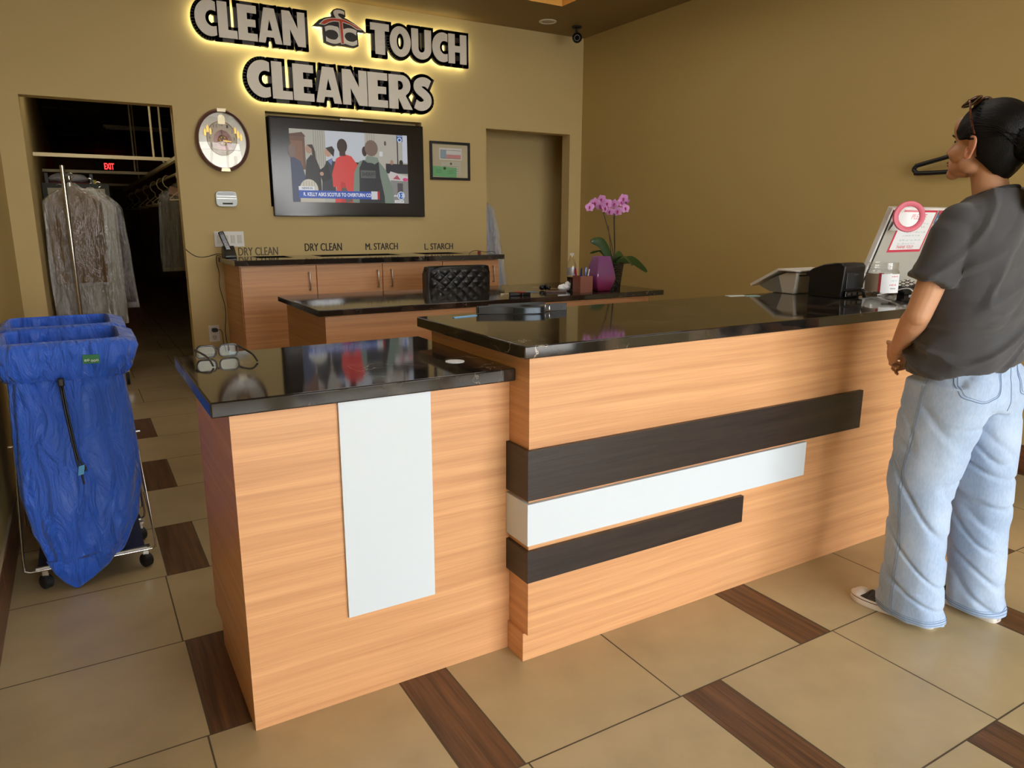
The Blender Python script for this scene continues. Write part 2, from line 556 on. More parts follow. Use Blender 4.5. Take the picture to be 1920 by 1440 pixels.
# ------------------------------------------------------------------ walls
def rect(x0, x1, y0, y1): return [(x0, y0), (x1, y0), (x1, y1), (x0, y1)]
OP1 = (-0.22, 0.735, 2.222); OP2 = (3.39, 4.335, 2.224)
outer = [(XL, 0), (OP1[0], 0), (OP1[0], OP1[2]), (OP1[1], OP1[2]), (OP1[1], 0), (OP2[0], 0), (OP2[0], OP2[2]), (OP2[1], OP2[2]), (OP2[1], 0), (5.72, 0), (5.72, 3.6), (XL, 3.6)]
niche = rect(1.405, 2.742, 1.50, 2.232)
wb = MB()
wb.poly([outer, niche[::-1]], (0, YB + 0.13, 0), X, Z, 0.13)
wb.box(1.38, 2.77, YB + 0.1301, YB + 0.16, 1.45, 2.28)
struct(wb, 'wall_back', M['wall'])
struct(MB().box(XL - 0.12, XL, YF - 0.12, YB + 0.13, 0, 3.6), 'wall_left', M['wall_shaded'])
struct(MB().box(XR, XR + 0.12, YF - 0.12, YB - 0.0005, 0, 3.6), 'wall_right', M['wall_shaded'])
# shop front behind the photographer
loops = [rect(XL, XR, 0, 3.6)] + [rect(a, b, 0.08, 2.70)[::-1] for a, b in WIN]
struct(MB().poly(loops, (0, YF, 0), X, Z, 0.12), 'wall_front', M['wall_shaded'])
for i, (a, b) in enumerate(WIN):
    w = MB(); t = 0.045
    for r_ in ((a, a + t, 0.08, 2.70), (b - t, b, 0.08, 2.70), (a + t, b - t, 0.08, 0.08 + t), (a + t, b - t, 2.70 - t, 2.70), (a + t, b - t, 2.10, 2.10 + t)):
        w.box(r_[0], r_[1], YF - 0.09, YF - 0.03, r_[2], r_[3], 0)
    w.box(a + t, b - t, YF - 0.063, YF - 0.057, 0.08 + t, 2.70 - t, 1)
    struct(w, 'window_%d' % (i + 1), [M['alu'], M['glass']])
# back room and hallway
struct(MB().box(OP1[0] - 0.1, OP1[0], YB + 0.13, 20.2, 0, 3.1), 'wall_back_room_left', M['wall_shaded'])
struct(MB().box(OP1[0] - 0.1, XR, 20.1, 20.2, 0, 3.1), 'wall_back_room_end', M['wall_shaded'])
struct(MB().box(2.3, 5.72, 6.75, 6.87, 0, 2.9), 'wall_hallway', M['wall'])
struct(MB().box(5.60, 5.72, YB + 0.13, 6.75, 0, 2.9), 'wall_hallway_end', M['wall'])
struct(MB().box(XR, XR + 0.12, 6.87, 20.2, 0, 2.9), 'wall_back_room_right', M['wall_shaded'])
struct(MB().box(XR + 0.12, 5.72, YB + 0.0, 6.87, -0.12, -0.001), 'floor_hallway', M['tile'])
struct(MB().box(2.3, 2.42, 6.87, 20.1, 0, 2.9), 'wall_hallway_left', M['wall_shaded'])
cr = MB().box(OP1[0] - 0.1, 5.72, YB + 0.13, 20.2, 2.9, 3.1, 0)
for k in range(11):                                       # suspended ceiling grid
    cr.box(OP1[0], XR, 7.4 + 1.2 * k, 7.43 + 1.2 * k, 2.885, 2.9, 1)
for k in range(8):
    cr.box(0.0 + 0.61 * k, 0.025 + 0.61 * k, YB + 0.13, 20.1, 2.885, 2.9, 1)
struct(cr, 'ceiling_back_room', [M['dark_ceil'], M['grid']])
# main ceiling with a raised tray
TR = (0.30, 3.683, -1.0, 5.413)
ce = MB()
ce.poly([rect(XL - 0.1, XR + 0.1, YF - 0.1, YB + 0.1)[::-1], rect(TR[0], TR[1], TR[2], TR[3])], (0, 0, ZC), X, (0, 1, 0), 0.0, 0)
ce.quad((TR[0], TR[3], ZC), (TR[0], TR[3], ZC + 0.3), (TR[1], TR[3], ZC + 0.3), (TR[1], TR[3], ZC), 1)
ce.quad((TR[1], TR[3], ZC), (TR[1], TR[3], ZC + 0.3), (TR[1], TR[2], ZC + 0.3), (TR[1], TR[2], ZC), 1)
ce.quad((TR[0], TR[2], ZC), (TR[0], TR[2], ZC + 0.3), (TR[0], TR[3], ZC + 0.3), (TR[0], TR[3], ZC), 1)
ce.quad((TR[1], TR[2], ZC), (TR[1], TR[2], ZC + 0.3), (TR[0], TR[2], ZC + 0.3), (TR[0], TR[2], ZC), 1)
ce.quad((TR[0], TR[2], ZC + 0.3), (TR[0], TR[3], ZC + 0.3), (TR[1], TR[3], ZC + 0.3), (TR[1], TR[2], ZC + 0.3), 0)
struct(ce, 'ceiling', [M['ceil'], M['tray']])

def baseboard(name, pts, inward):
    """tiled skirting between the two points"""
    a = Vector(pts[0]); b = Vector(pts[1]); d = (b - a); L = d.length; d.normalize(); n = Vector(inward)
    m = MB(); s = 0.0
    m.obox((a + b) / 2 + n * 0.0055 + Vector((0, 0, 0.0835)), d * L / 2, n * 0.0050, (0, 0, 0.0835), 1)
    while s < L - 0.02:
        e_ = min(s + 0.535, L)
        m.obox(a + d * ((s + e_) / 2) + n * 0.0085 + Vector((0, 0, 0.081)), d * ((e_ - s) / 2 - 0.003), n * 0.0065, (0, 0, 0.079), 0)
        s += 0.535
    return m.build(name, [M['base'], M['mortar']], kind='structure')
baseboard('baseboard_left', ((XL, 2.99 - 0.535 * 9, 0), (XL, YB, 0)), (1, 0, 0))
baseboard('baseboard_right', ((XR, 1.92 - 0.535 * 7, 0), (XR, YB, 0)), (-1, 0, 0))
baseboard('baseboard_back', ((OP1[1], YB, 0), (0.995, YB, 0)), (0, -1, 0))

# far door of the dark back room
d_ = MB()
d_.box(0.90, 1.42, 20.06, 20.098, 0, 2.12, 0)
struct(d_, 'trim_1', pbr('door_frame_dark', C(120, 108, 82), 0.6))
dr = root('door_1', (1.16, 20.04, 0), 'plain beige door at the far end of the dark back room', 'door')
dr['kind'] = 'structure'
MB().box(0.95, 1.37, 20.03, 20.06, 0.01, 2.06).build('door_panel', pbr('door_beige', C(128, 116, 88), 0.6), dr)
MB().tube([(1.30, 20.03, 0.98), (1.30, 19.98, 0.98), (1.22, 19.98, 0.98)], 0.012).build('door_handle', M['steel'], dr)

# ------------------------------------------------------------------ front low counter
lc = root('reception_counter', (0.70, 2.18, 0), 'low beech counter block with upright white panel, nearest the camera', 'counter')
sec = [(1.872, 0), (2.37, 0), (2.37, 0.082), (2.50, 0.082), (2.50, 0.912), (1.872, 0.912)]
MB().poly([sec], (0.285, 0, 0), Y, Z, 0.8145).build('body', M['beech'], lc)
MB().box(0.561, 0.832, 1.863, 1.8718, 0.268, 0.911).build('decor_panel', M['white_lam'], lc, bevel=0.001, label='white upright laminate panel')
MB().box(0.238, 1.099, 1.832, 2.56, 0.9125, 0.952).build('countertop', M['granite'], bevel=0.004, smooth=30,
    label='black veined granite top of the low front counter, with eyeglasses on it', cat='countertop')

# ------------------------------------------------------------------ front high counter
hc = root('reception_counter', (2.3, 2.1, 0), 'long high beech counter with black and white horizontal bands', 'counter')
MB().box(1.10, 3.67, 1.757, 2.44, 0.0985, 0.9965).build('body', M['beech'], hc)
MB().poly([[(1.093, 1.775), (3.02, 1.775), (3.02, 1.95), (3.66, 1.95), (3.66, 2.40), (1.1005, 2.40), (1.1005, 1.8705), (1.093, 1.8705)]], (0, 0, 0), X, Y, 0.098).build('plinth', M['beech'], hc)
for (x1, z0, z1, m, lb) in ((2.69, 0.559, 0.716, 'wenge', 'upper black band, the longest of the three'), (2.362, 0.413, 0.548, 'white_lam', 'white middle band'), (2.03, 0.289, 0.392, 'wenge', 'lower black band, the shortest')):
    MB().poly([[(1.087, 1.741), (x1, 1.741), (x1, 1.7565), (1.0995, 1.7565), (1.0995, 1.871), (1.087, 1.871)]], (0, 0, z0), X, Y, z1 - z0).build('decor_band', M[m], hc, bevel=0.0008, label=lb)
MB().box(1.067, 3.77, 1.730, 2.50, 0.997, 1.035).build('countertop', M['granite'], bevel=0.004, smooth=30,
    label='long black granite top of the high front counter, carrying printer and jar', cat='countertop')

# ------------------------------------------------------------------ middle counter
mc = root('work_counter', (2.19, 4.16, 0), 'beech work counter standing between the front counter and the back wall cabinets', 'counter')
MB().box(1.085, 3.29, 3.75, 4.56, 0.0, 0.9).build('body', M['beech'], mc)
MB().box(1.04, 3.39, 3.71, 4.59, 0.9005, 0.934).build('countertop', M['granite'], bevel=0.004, smooth=30,
    label='black granite top of the middle counter, with purple vase and orchid on it', cat='countertop')

# ------------------------------------------------------------------ cabinets along the back wall
bc = root('storage_cabinet', (2.07, 5.87, 0), 'row of beech cupboards against the back wall under the television', 'cabinet')
MB().box(1.002, 3.145, 5.552, 6.198, 0.0, 1.069).build('body', M['beech'], bc)
DX = [1.004, 1.553, 2.08, 2.605, 3.143]
HX = [1.495, 2.035, 2.150, 3.08]
for i in range(4):
    dd = MB().box(DX[i] + 0.003, DX[i + 1] - 0.003, 5.530, 5.5515, 0.10, 1.060).build('door', M['beech'], bc, bevel=0.0015)
    h = HX[i]
    MB().tube([(h, 5.531, 1.008), (h, 5.502, 1.005), (h, 5.500, 0.99), (h, 5.500, 0.895), (h, 5.502, 0.88), (h, 5.531, 0.877)], 0.006).build('door_handle', M['steel'], dd, smooth=60)
bins = [(1.20, 1.46), (1.68, 2.36), (2.58, 2.95)]
top = MB()
top.poly([rect(0.962, 3.175, 5.49, 6.198)] + [rect(a, b, 5.80, 6.13)[::-1] for a, b in bins], (0, 0, 1.0695), X, Y, 0.0385, 0)
ct = top.build('countertop', M['granite'], label='black granite top along the back wall with three sunken bin openings', cat='countertop')
for a, b in bins:
    bb = MB().quad((a, 5.80, 1.0705), (b, 5.80, 1.0705), (b, 6.13, 1.0705), (a, 6.13, 1.0705))
    bb.build('bin_opening', M['black'], ct, label='sunken black bin opening')

# ------------------------------------------------------------------ backlit wall sign
M['sign_black'] = pbr('sign_black', C(30, 20, 16), 0.45)
M['sign_white'] = pbr('sign_white', C(238, 234, 222), 0.55)
M['sign_red'] = pbr('sign_red', C(208, 72, 36), 0.5)
M['halo'] = glow('sign_backlight', (1.0, 0.93, 0.55, 1), 9.0)

def glyph(ch):
    """heavy condensed capitals in a unit box: list of loops (outer, then holes)"""
    if ch == 'C':
        o_ = arc(0.70, .5, .70, .5, 66, 294, 26)
        i_ = arc(0.82, .5, .32, .225, 304, 56, 16)
        o_ = [(1.0, .955)] + [p for p in o_ if p[0] < 0.985] + [(1.0, .045)]
        return [o_ + [(1.0, .30)] + [p for p in i_ if p[0] < 0.99] + [(1.0, .70)]]
    if ch == 'L': return [[(0, 0), (1, 0), (1, .23), (.52, .23), (.52, 1), (0, 1)]]
    if ch == 'E': return [[(0, 0), (1, 0), (1, .215), (.5, .215), (.5, .395), (.93, .395), (.93, .605), (.5, .605), (.5, .785), (1, .785), (1, 1), (0, 1)]]
    if ch == 'A': return [[(0, 0), (.29, 0), (.345, .17), (.655, .17), (.71, 0), (1, 0), (.72, 1), (.28, 1)], [(.40, .36), (.5, .68), (.60, .36)]]
    if ch == 'N': return [[(0, 0), (.33, 0), (.33, .48), (.66, 0), (1, 0), (1, 1), (.67, 1), (.67, .52), (.34, 1), (0, 1)]]
    if ch == 'T': return [[(0, 1), (0, .77), (.24, .77), (.24, 0), (.76, 0), (.76, .77), (1, .77), (1, 1)]]
    if ch == 'O': return [arc(.5, .5, .5, .5, 0, 350, 35), arc(.5, .5, .17, .26, 360, 10, 20)]
    if ch == 'U': return [[(0, 1)] + arc(.5, .36, .5, .36, 180, 360, 18) + [(1, 1), (.66, 1)] + arc(.5, .36, .16, .13, 360, 180, 10) + [(.34, 1)]]
    if ch == 'H': return [[(0, 0), (.36, 0), (.36, .39), (.64, .39), (.64, 0), (1, 0), (1, 1), (.64, 1), (.64, .61), (.36, .61), (.36, 1), (0, 1)]]
    if ch == 'R': return [[(0, 0), (.40, 0), (.40, .33), (.62, 0), (1.02, 0), (.72, .40)] + arc(.58, .70, .36, .30, -62, 90, 12) + [(0, 1)], [(.40, .56)] + arc(.48, .70, .14, .13, -80, 80, 6) + [(.40, .83)]]
    if ch == 'S':
        c_ = [Vector(p + (0,)) for p in ((.86, .79), (.68, .86), (.46, .865), (.28, .80), (.25, .68), (.37, .585), (.56, .505), (.72, .40), (.73, .26), (.56, .155), (.32, .135), (.10, .20))]
        c_ = spline(c_, 4)
        L_ = []; R_ = []
        for i, p in enumerate(c_):
            d = (c_[min(i + 1, len(c_) - 1)] - c_[max(i - 1, 0)]).normalized()
            wx, wy = .215, .135
            nn = Vector((-d.y * wx, d.x * wy, 0))
            L_.append((p.x + nn.x, p.y + nn.y)); R_.append((p.x - nn.x, p.y - nn.y))
        return [L_ + R_[::-1]]

def area2(l): return sum(l[i][0] * l[(i + 1) % len(l)][1] - l[(i + 1) % len(l)][0] * l[i][1] for i in range(len(l)))

def sign_piece(name_letters, rects, bw, label, extra_notches=()):
    """rects: (x0, x1, z0, z1) on the wall for each letter"""
    x0 = min(r[0] for r in rects); x1 = max(r[1] for r in rects)
    t = root('wall_sign', ((x0 + x1) / 2, YB, min(r[2] for r in rects)), label, 'sign')
    back = MB(); lit = MB()
    for ch, (a, b, z0, z1) in zip(name_letters, rects):
        loops = []
        for l in glyph(ch):
            loops.append([(a + p[0] * (b - a), z0 + p[1] * (z1 - z0)) for p in l])
        for j, l in enumerate(loops):
            if (area2(l) > 0) != (j == 0): loops[j] = l[::-1]
        face = MB().poly(loops, (0, YB - 0.078, 0), X, Z, 0.008)
        face.build('letter', M['sign_white'], t)
        back.poly(loops, (0, YB - 0.045, 0), X, Z, 0.030)
        for j, l in enumerate(loops):
            N_ = len(l)
            for i in range(N_):
                p = Vector((l[i][0], 0, l[i][1])); q = Vector((l[(i + 1) % N_][0], 0, l[(i + 1) % N_][1]))
                d = q - p; Ln = d.length
                if Ln < 1e-5: continue
                d.normalize(); nn = Vector((-d.z, 0, d.x))
                e_ = bw if Ln > 0.03 else bw * 0.35
                c_ = (p + q) / 2
                w_ = bw if j == 0 else bw * 0.8
                back.obox((c_.x, YB - 0.060, c_.z), d * (Ln / 2 + e_), (0, 0.015, 0), nn * w_)
                lit.obox((c_.x, YB - 0.026, c_.z), d * (Ln / 2 + e_ * 0.3), (0, 0.008, 0), nn * w_ * 0.45)
    back.build('sign_backing', M['sign_black'], t)
    lit.build('backlight', M['halo'], t, label='glowing light strip behind the letters')
    return t

SPAN1 = [(0.932, 1.080), (1.092, 1.225), (1.232, 1.371), (1.376, 1.554), (1.560, 1.736)]
SPAN2 = [(2.271, 2.434), (2.438, 2.625), (2.633, 2.814), (2.823, 2.968), (2.976, 3.152)]
SPAN3 = [(1.270, 1.441), (1.456, 1.610), (1.618, 1.781), (1.795, 2.005), (2.015, 2.224), (2.231, 2.404), (2.415, 2.624), (2.636, 2.813)]
Z1 = (2.717, 2.966); Z2 = (2.733, 2.971); Z3 = (2.318, 2.590)

# letter boxes measured on the wall plane: top and bottom edges follow the same level line
def row(spans, z0, z1): return [(a, b, z0, z1) for a, b in spans]
sign_piece('CLEAN', row(SPAN1, Z1[0], Z1[1]), 0.025, 'first word of the backlit wall sign, white letters reading CLEAN')
sign_piece('TOUCH', row(SPAN2, Z2[0], Z2[1]), 0.025, 'second word of the backlit wall sign, white letters reading TOUCH')
sign_piece('CLEANERS', row(SPAN3, Z3[0], Z3[1]), 0.027, 'lower line of the backlit wall sign, white letters reading CLEANERS')

# emblem: umbrella-shaped coat hanger over the letters c and c with a red T
em = root('wall_sign', (2.03, YB, 2.74), 'round hanger and umbrella emblem between the words of the backlit sign', 'sign')
def emb(l): return [(1.80 + (p[0] - 150) * 0.000293, 2.886 + (615 + 0.1267 * (p[0] - 150) - p[1]) * 0.000255) for p in l][::-1]
def smooth_loop(l, n=3):
    P = [Vector((p[0], p[1], 0)) for p in l]; N_ = len(P); R_ = []
    for i in range(N_):
        p0, p1, p2, p3 = P[i - 1], P[i], P[(i + 1) % N_], P[(i + 2) % N_]
        sharp = (p1 - p0).normalized().dot((p2 - p1).normalized()) < 0.45 or (p2 - p1).normalized().dot((p3 - p2).normalized()) < 0.45
        for k in range(1 if sharp else n):
            t = k / n
            q = p1 if sharp else 0.5 * ((2 * p1) + (p2 - p0) * t + (2 * p0 - 5 * p1 + 4 * p2 - p3) * t * t + (3 * p1 - p0 - 3 * p2 + p3) * t ** 3)
            R_.append((q.x, q.y))
    return R_
e_back = emb([(150, 615), (330, 440), (480, 375), (600, 350), (690, 330), (680, 220), (740, 140), (840, 100), (960, 115), (1065, 160), (1075, 350), (1020, 360), (1100, 400), (1300, 520), (1500, 680), (1650, 805), (1400, 780), (1415, 1200), (1300, 1250), (1180, 1235), (1040, 1205), (830, 1180), (720, 1195), (560, 1145), (440, 1080), (415, 640), (300, 625)])
MB().poly([e_back], (0, YB - 0.045, 0), X, Z, 0.03).build('sign_backing', M['sign_black'], em)
def emblem(l, h, m, nm, **k):
    MB().poly([smooth_loop(emb(l))], (0, YB - h, 0), X, Z, 0.003).build(nm, m, em, **k)
emblem([(735, 215), (780, 160), (870, 145), (970, 165), (1035, 200), (1035, 290), (980, 262), (900, 250), (860, 265), (875, 320), (965, 395), (965, 412), (820, 395), (760, 310)], 0.0755, M['sign_white'], 'hanger_hook', label='white hanger hook on top of the emblem')
emblem([(475, 640), (560, 610), (650, 603), (760, 625), (870, 690), (905, 1095), (800, 1130), (700, 1130), (600, 1100), (500, 1055), (500, 915), (570, 975), (680, 1010), (780, 1000), (835, 930), (840, 870), (810, 800), (740, 745), (640, 725), (560, 735), (490, 775)], 0.0755, M['sign_white'], 'emblem_letter', label='white reversed letter C')
emblem([(1370, 745), (1280, 700), (1170, 675), (1080, 680), (985, 710), (1005, 1120), (1080, 1150), (1200, 1190), (1290, 1190), (1375, 1150), (1372, 1020), (1300, 1060), (1210, 1075), (1100, 1040), (1040, 970), (1025, 900), (1050, 840), (1100, 805), (1180, 795), (1270, 820), (1355, 885)], 0.0755, M['sign_white'], 'emblem_letter', label='white letter C')
emblem([(310, 570), (450, 440), (600, 395), (800, 390), (1000, 420), (1200, 510), (1380, 620), (1525, 740), (1370, 715), (1180, 590), (980, 520), (1005, 1145), (905, 1145), (870, 500), (740, 490), (600, 525), (470, 590)], 0.080, M['sign_white'], 'emblem_letter', label='pale outline of the letter T')
emblem([(360, 555), (460, 465), (620, 415), (800, 410), (1000, 440), (1190, 530), (1350, 630), (1470, 710), (1385, 695), (1180, 565), (960, 490), (980, 1130), (920, 1130), (890, 480), (740, 470), (600, 505), (460, 575)], 0.084, M['sign_red'], 'emblem_letter', label='red arched letter T')
ecn = Vector((sum(p[0] for p in e_back) / len(e_back), sum(p[1] for p in e_back) / len(e_back), 0))
MB().poly([[(ecn.x + (p[0] - ecn.x) * 0.94, ecn.y + (p[1] - ecn.y) * 0.93) for p in e_back]], (0, YB - 0.018, 0), X, Z, 0.016).build('backlight', M['halo'], em, label='glowing light panel behind the emblem')

# ------------------------------------------------------------------ stencilled words above the bins
def lettering(body, x0, x1, z0, z1, m, label):
    b = MB()
    for q in (-1, 0, 1):                                        # bold strokes
        b.text(body, (x0 + 0.0018 * q, YB - 0.0012 - 0.0001 * q, z0), X, Z, x1 - x0, z1 - z0)
    b.build('wall_lettering', m, label=label, cat='lettering')
lettering('DRY CLEAN', 1.122, 1.432, 1.112, 1.178, M['ink_faded'], 'faded DRY CLEAN lettering on the wall beside the telephone')
lettering('DRY CLEAN', 1.655, 1.971, 1.139, 1.203, M['ink'], 'dark DRY CLEAN lettering on the wall under the television')
lettering('M. STARCH', 2.184, 2.483, 1.139, 1.197, M['ink'], 'M. STARCH lettering on the wall under the television')
lettering('L. STARCH', 2.744, 3.029, 1.132, 1.188, M['ink'], 'L. STARCH lettering at the right end of the back wall')

# ------------------------------------------------------------------ television in its niche, showing the news
tv = root('television', (2.08, YB, 1.43), 'large black wall television showing a news broadcast', 'television')
ty = YB - 0.035
MB().box(1.418, 2.740, ty, YB + 0.09, 1.424, 2.196).build('frame', M['black_gloss'], tv, bevel=0.004)
MB().box(1.430, 2.728, ty - 0.0015, ty - 0.0002, 1.442, 2.184).build('screen', pbr('screen_glass', C(10, 10, 12), 0.16, spec=0.6), tv)
MB().box(2.0, 2.2, YB - 0.028, YB + 0.02, 2.2, 2.212).build('wall_bracket', M['steel'], tv)
MB().text('NEWS', (2.05, ty - 0.0008, 1.428), X, Z, 0.001, 0.001)
PW, PH = 1.012, 0.572
PX, PZ = 1.573, 1.538
pic = MB(); PCOL = []
def pcol(r, g, b):
    PCOL.append(glow('picture_tone', C(r, g, b), 0.72)); return len(PCOL) - 1
pd = [0]
def pp(pts, col, hole=None):
    """polygon on the screen in picture units (x 0..1, y 0..1 up)"""
    pd[0] += 1
    l = [(p[0] * PW, p[1] * PH) for p in pts]
    if area2(l) < 0: l = l[::-1]
    pic.poly([l], (PX, ty - 0.002 - 0.00006 * pd[0], PZ), X, Z, 0.0, pcol(*col))
def pr(x0, y0, x1, y1, col): pp([(x0, y0), (x1, y0), (x1, y1), (x0, y1)], col)
def pe(cx, cy, rx, ry, col, n=20): pp(arc(cx, cy, rx, ry, 0, 360 - 360 / n, n - 1), col)
pr(0, 0, 1, 1, (176, 172, 160))
pr(0.0, .45, .12, .93, (104, 72, 56)); pr(.01, .50, .10, .84, (128, 88, 66)); pp([(0, .93), (.10, .96), (.13, .90), (0, .90)], (92, 62, 50))
for k in range(7): pr(.19 + .018 * k, .50, .196 + .018 * k, 1, (150, 144, 128))
pr(.285, .56, .62, 1, (196, 200, 206)); pr(.62, .40, .95, 1, (182, 176, 164)); pr(.285, .42, .62, .58, (58, 46, 44))
for k in range(4): pr(.64 + .02 * k, .55, .646 + .02 * k, 1, (160, 154, 142))
pe(.80, .87, .010, .035, (96, 86, 80)); pr(.955, .60, 1, 1, (200, 204, 214)); pr(.745, .68, .775, .75, (214, 214, 214))
pr(.905, .46, .915, .96, (52, 48, 50)); pr(.80, .44, 1.0, .58, (52, 50, 56))
pe(.855, .60, .015, .035, (168, 130, 110)); pe(.94, .60, .018, .04, (44, 38, 38))
pp([(.80, .34), (.99, .30), (1, .40), (.84, .47)], (206, 198, 196)); pp([(.86, .36), (.93, .35), (.90, .42)], (176, 84, 96)); pe(.975, .355, .025, .025, (214, 72, 132))
pr(.86, .0, .90, .32, (110, 106, 104)); pp([(.82, 0), (1, 0), (1, .33), (.84, .34)], (140, 138, 134)); pr(.90, .12, .95, .30, (86, 82, 84))
pp([(0, 0), (.12, 0), (.12, .30), (.08, .56), (.0, .64)], (58, 68, 94)); pe(.012, .70, .03, .09, (120, 100, 90))
pp([(.10, .10), (.24, .10), (.235, .46), (.205, .60), (.165, .66), (.125, .58), (.11, .36)], (40, 40, 42))
pe(.150, .735, .028, .062, (172, 136, 116)); pp([(.135, .79), (.18, .80), (.20, .70), (.205, .56), (.175, .62), (.172, .74)], (54, 38, 34))
pp([(.24, .08), (.355, .05), (.36, .50), (.335, .62), (.29, .58), (.25, .44)], (44, 48, 58)); pp([(.30, .58), (.34, .62), (.33, .52)], (110, 132, 178))
pe(.305, .70, .030, .062, (188, 146, 122)); pp([(.285, .76), (.34, .79), (.36, .74), (.35, .64), (.33, .68)], (32, 28, 28))
pp([(.22, .44), (.30, .54), (.32, .34), (.25, .28)], (26, 26, 28)); pe(.245, .40, .016, .028, (186, 146, 124))
pp([(.345, 0), (.52, 0), (.535, .30), (.56, .52), (.50, .66), (.44, .69), (.37, .62), (.33, .40), (.335, .22), (.365, .22)], (214, 66, 62)); pp([(.40, .30), (.44, .28), (.445, .0), (.40, .0)], (192, 48, 50))
pe(.425, .80, .043, .10, (56, 40, 34)); pr(.40, .66, .45, .73, (64, 44, 38)); pp([(.40, .20), (.44, .22), (.50, .02), (.44, .0)], (96, 84, 78))
pe(.615, .74, .022, .07, (62, 46, 42))
pp([(.50, .05), (.52, .44), (.57, .60), (.66, .64), (.74, .60), (.80, .48), (.86, .20), (.86, 0), (.50, 0)], (122, 136, 122))
pp([(.555, 0), (.565, .50), (.60, .62), (.64, .58), (.70, .58), (.735, .63), (.745, .40), (.78, .10), (.78, 0)], (46, 48, 54)); pr(.575, .36, .705, .47, (96, 98, 96))
pe(.675, .79, .058, .115, (122, 100, 90)); pp([(.62, .62), (.635, .68), (.73, .66), (.735, .60), (.70, .56)], (128, 142, 128))
pe(.135, .18, .075, .14, (204, 196, 178)); pr(.06, 0, .26, .12, (190, 182, 164))
for k in range(5): pr(.09 + .022 * k, .16, .094 + .022 * k, .29, (150, 142, 124))
pr(.05, .165, .18, .22, (226, 228, 232)); pr(.05, .055, .72, .165, (40, 80, 172)); pr(.66, .052, .715, .170, (212, 212, 214)); pr(.715, .052, .735, .170, (178, 40, 50))
pr(.902, .905, .957, 1.0 - .005, (38, 84, 148)); pe(.93, .93, .020, .034, (226, 230, 236)); pe(.93, .93, .013, .022, (38, 84, 148))
pe(.93, .115, .034, .062, (226, 230, 236)); pe(.93, .115, .028, .050, (52, 98, 178)); pr(.87, .008, .955, .048, (222, 222, 222))
pic.build('news_picture', PCOL, tv)
def tvtext(s, x, y, w, h, col, nm='caption'):
    MB().text(s, (PX + x * PW, ty - 0.0125, PZ + y * PH), X, Z, w * PW, h * PH, 0, 0, 0.02).build(nm, glow('caption_tone', C(*col), 0.8), tv)
tvtext('NEWS IN', .075, .180, .085, .028, (58, 66, 96))
tvtext('R. KELLY ASKS SCOTUS TO OVERTURN CO', .085, .085, .57, .052, (236, 238, 242))
tvtext('SHERIFF', .583, .385, .115, .06, (48, 50, 52))
tvtext('13', .908, .088, .044, .055, (236, 240, 244)); tvtext('abc', .862, .10, .036, .030, (226, 230, 236))
tvtext('NEWS IN', .908, .973, .044, .014, (226, 230, 236)); tvtext('2:15 | 84', .88, .018, .065, .020, (90, 90, 94))

# ------------------------------------------------------------------ ornate wall clock
ck = root('wall_clock', (1.07, YB, 1.75), 'oval brown framed ornamental wall clock with gold trim', 'clock')
ccx, ccz, crx, crz = 1.069, 1.989, 0.197, 0.232
M['clock_frame'] = pbr('clock_frame', C(112, 76, 72), 0.25, coat=0.5)
M['gold'] = pbr('gold', C(206, 172, 96), 0.3, metal=0.9)
M['pale_gold'] = pbr('pale_gold', C(226, 214, 178), 0.35, metal=0.5)
fr = MB()
prof = [(1.0, 0.0), (1.0, 0.03), (0.975, 0.05), (0.93, 0.055), (0.895, 0.045), (0.875, 0.032)]
fr.lathe((ccx, YB, ccz), prof, 72, axis=(0, -1, 0), cap=False, sq=(crx, crz) if False else None)
# lathe along -y with separate x and z radii
fr = MB(); n_ = 72; rings = []
for r_, h_ in prof: rings.append([(ccx + r_ * crx * math.cos(2 * PI * k / n_), YB - h_, ccz + r_ * crz * math.sin(2 * PI * k / n_)) for k in range(n_)])
fr.loft(rings, cap=False); fr.build('frame', M['clock_frame'], ck, smooth=50)
def cell(name, r0, h, m, s=(1, 1), c=(0, 0), **k):
    MB().poly([[(ccx + c[0] + r0 * s[0] * math.cos(2 * PI * i / 60), ccz + c[1] + r0 * s[1] * math.sin(2 * PI * i / 60)) for i in range(60)]], (0, YB - h, 0), X, Z, 0.001).build(name, m, ck, **k)
cell('dial', 1.0, 0.020, pbr('clock_dial', C(176, 172, 160), 0.2, metal=0.35), (crx * .9, crz * .9))
cell('chapter_ring', 1.0, 0.022, pbr('chapter_ring', C(150, 138, 118), 0.3, metal=0.3), (0.108, 0.125), (-0.005, 0.015))
cell('inner_dial', 1.0, 0.024, pbr('inner_dial', C(128, 98, 92), 0.15, metal=0.5), (0.066, 0.076), (0.0, 0.0))
MB().tube([(ccx - 0.005 + 0.108 * math.cos(a), YB - 0.024, ccz + 0.015 + 0.125 * math.sin(a)) for a in [2 * PI * i / 48 for i in range(48)]], 0.0022, 6, closed=True).build('ring_trim', M['gold'], ck)
for h_ in range(12):
    s_ = str(h_ if h_ else 12); a = PI / 2 - 2 * PI * h_ / 12
    w_ = 0.013 * len(s_)
    MB().text(s_, (ccx - 0.005 + 0.088 * math.cos(a) - w_ / 2, YB - 0.0245, ccz + 0.015 + 0.103 * math.sin(a) - 0.011), X, Z, w_, 0.022).build('numeral', M['ink'], ck)
gw = MB()
for i in range(6):
    a = 2 * PI * i / 6
    gw.ell((ccx + 0.022 * math.cos(a), YB - 0.03, ccz + 0.024 * math.sin(a)), (0.009, 0.004, 0.009), n=10, m=6)
gw.tube([(ccx + 0.034 * math.cos(a), YB - 0.029, ccz + 0.038 * math.sin(a)) for a in [2 * PI * i / 32 for i in range(32)]], 0.003, 6, closed=True)
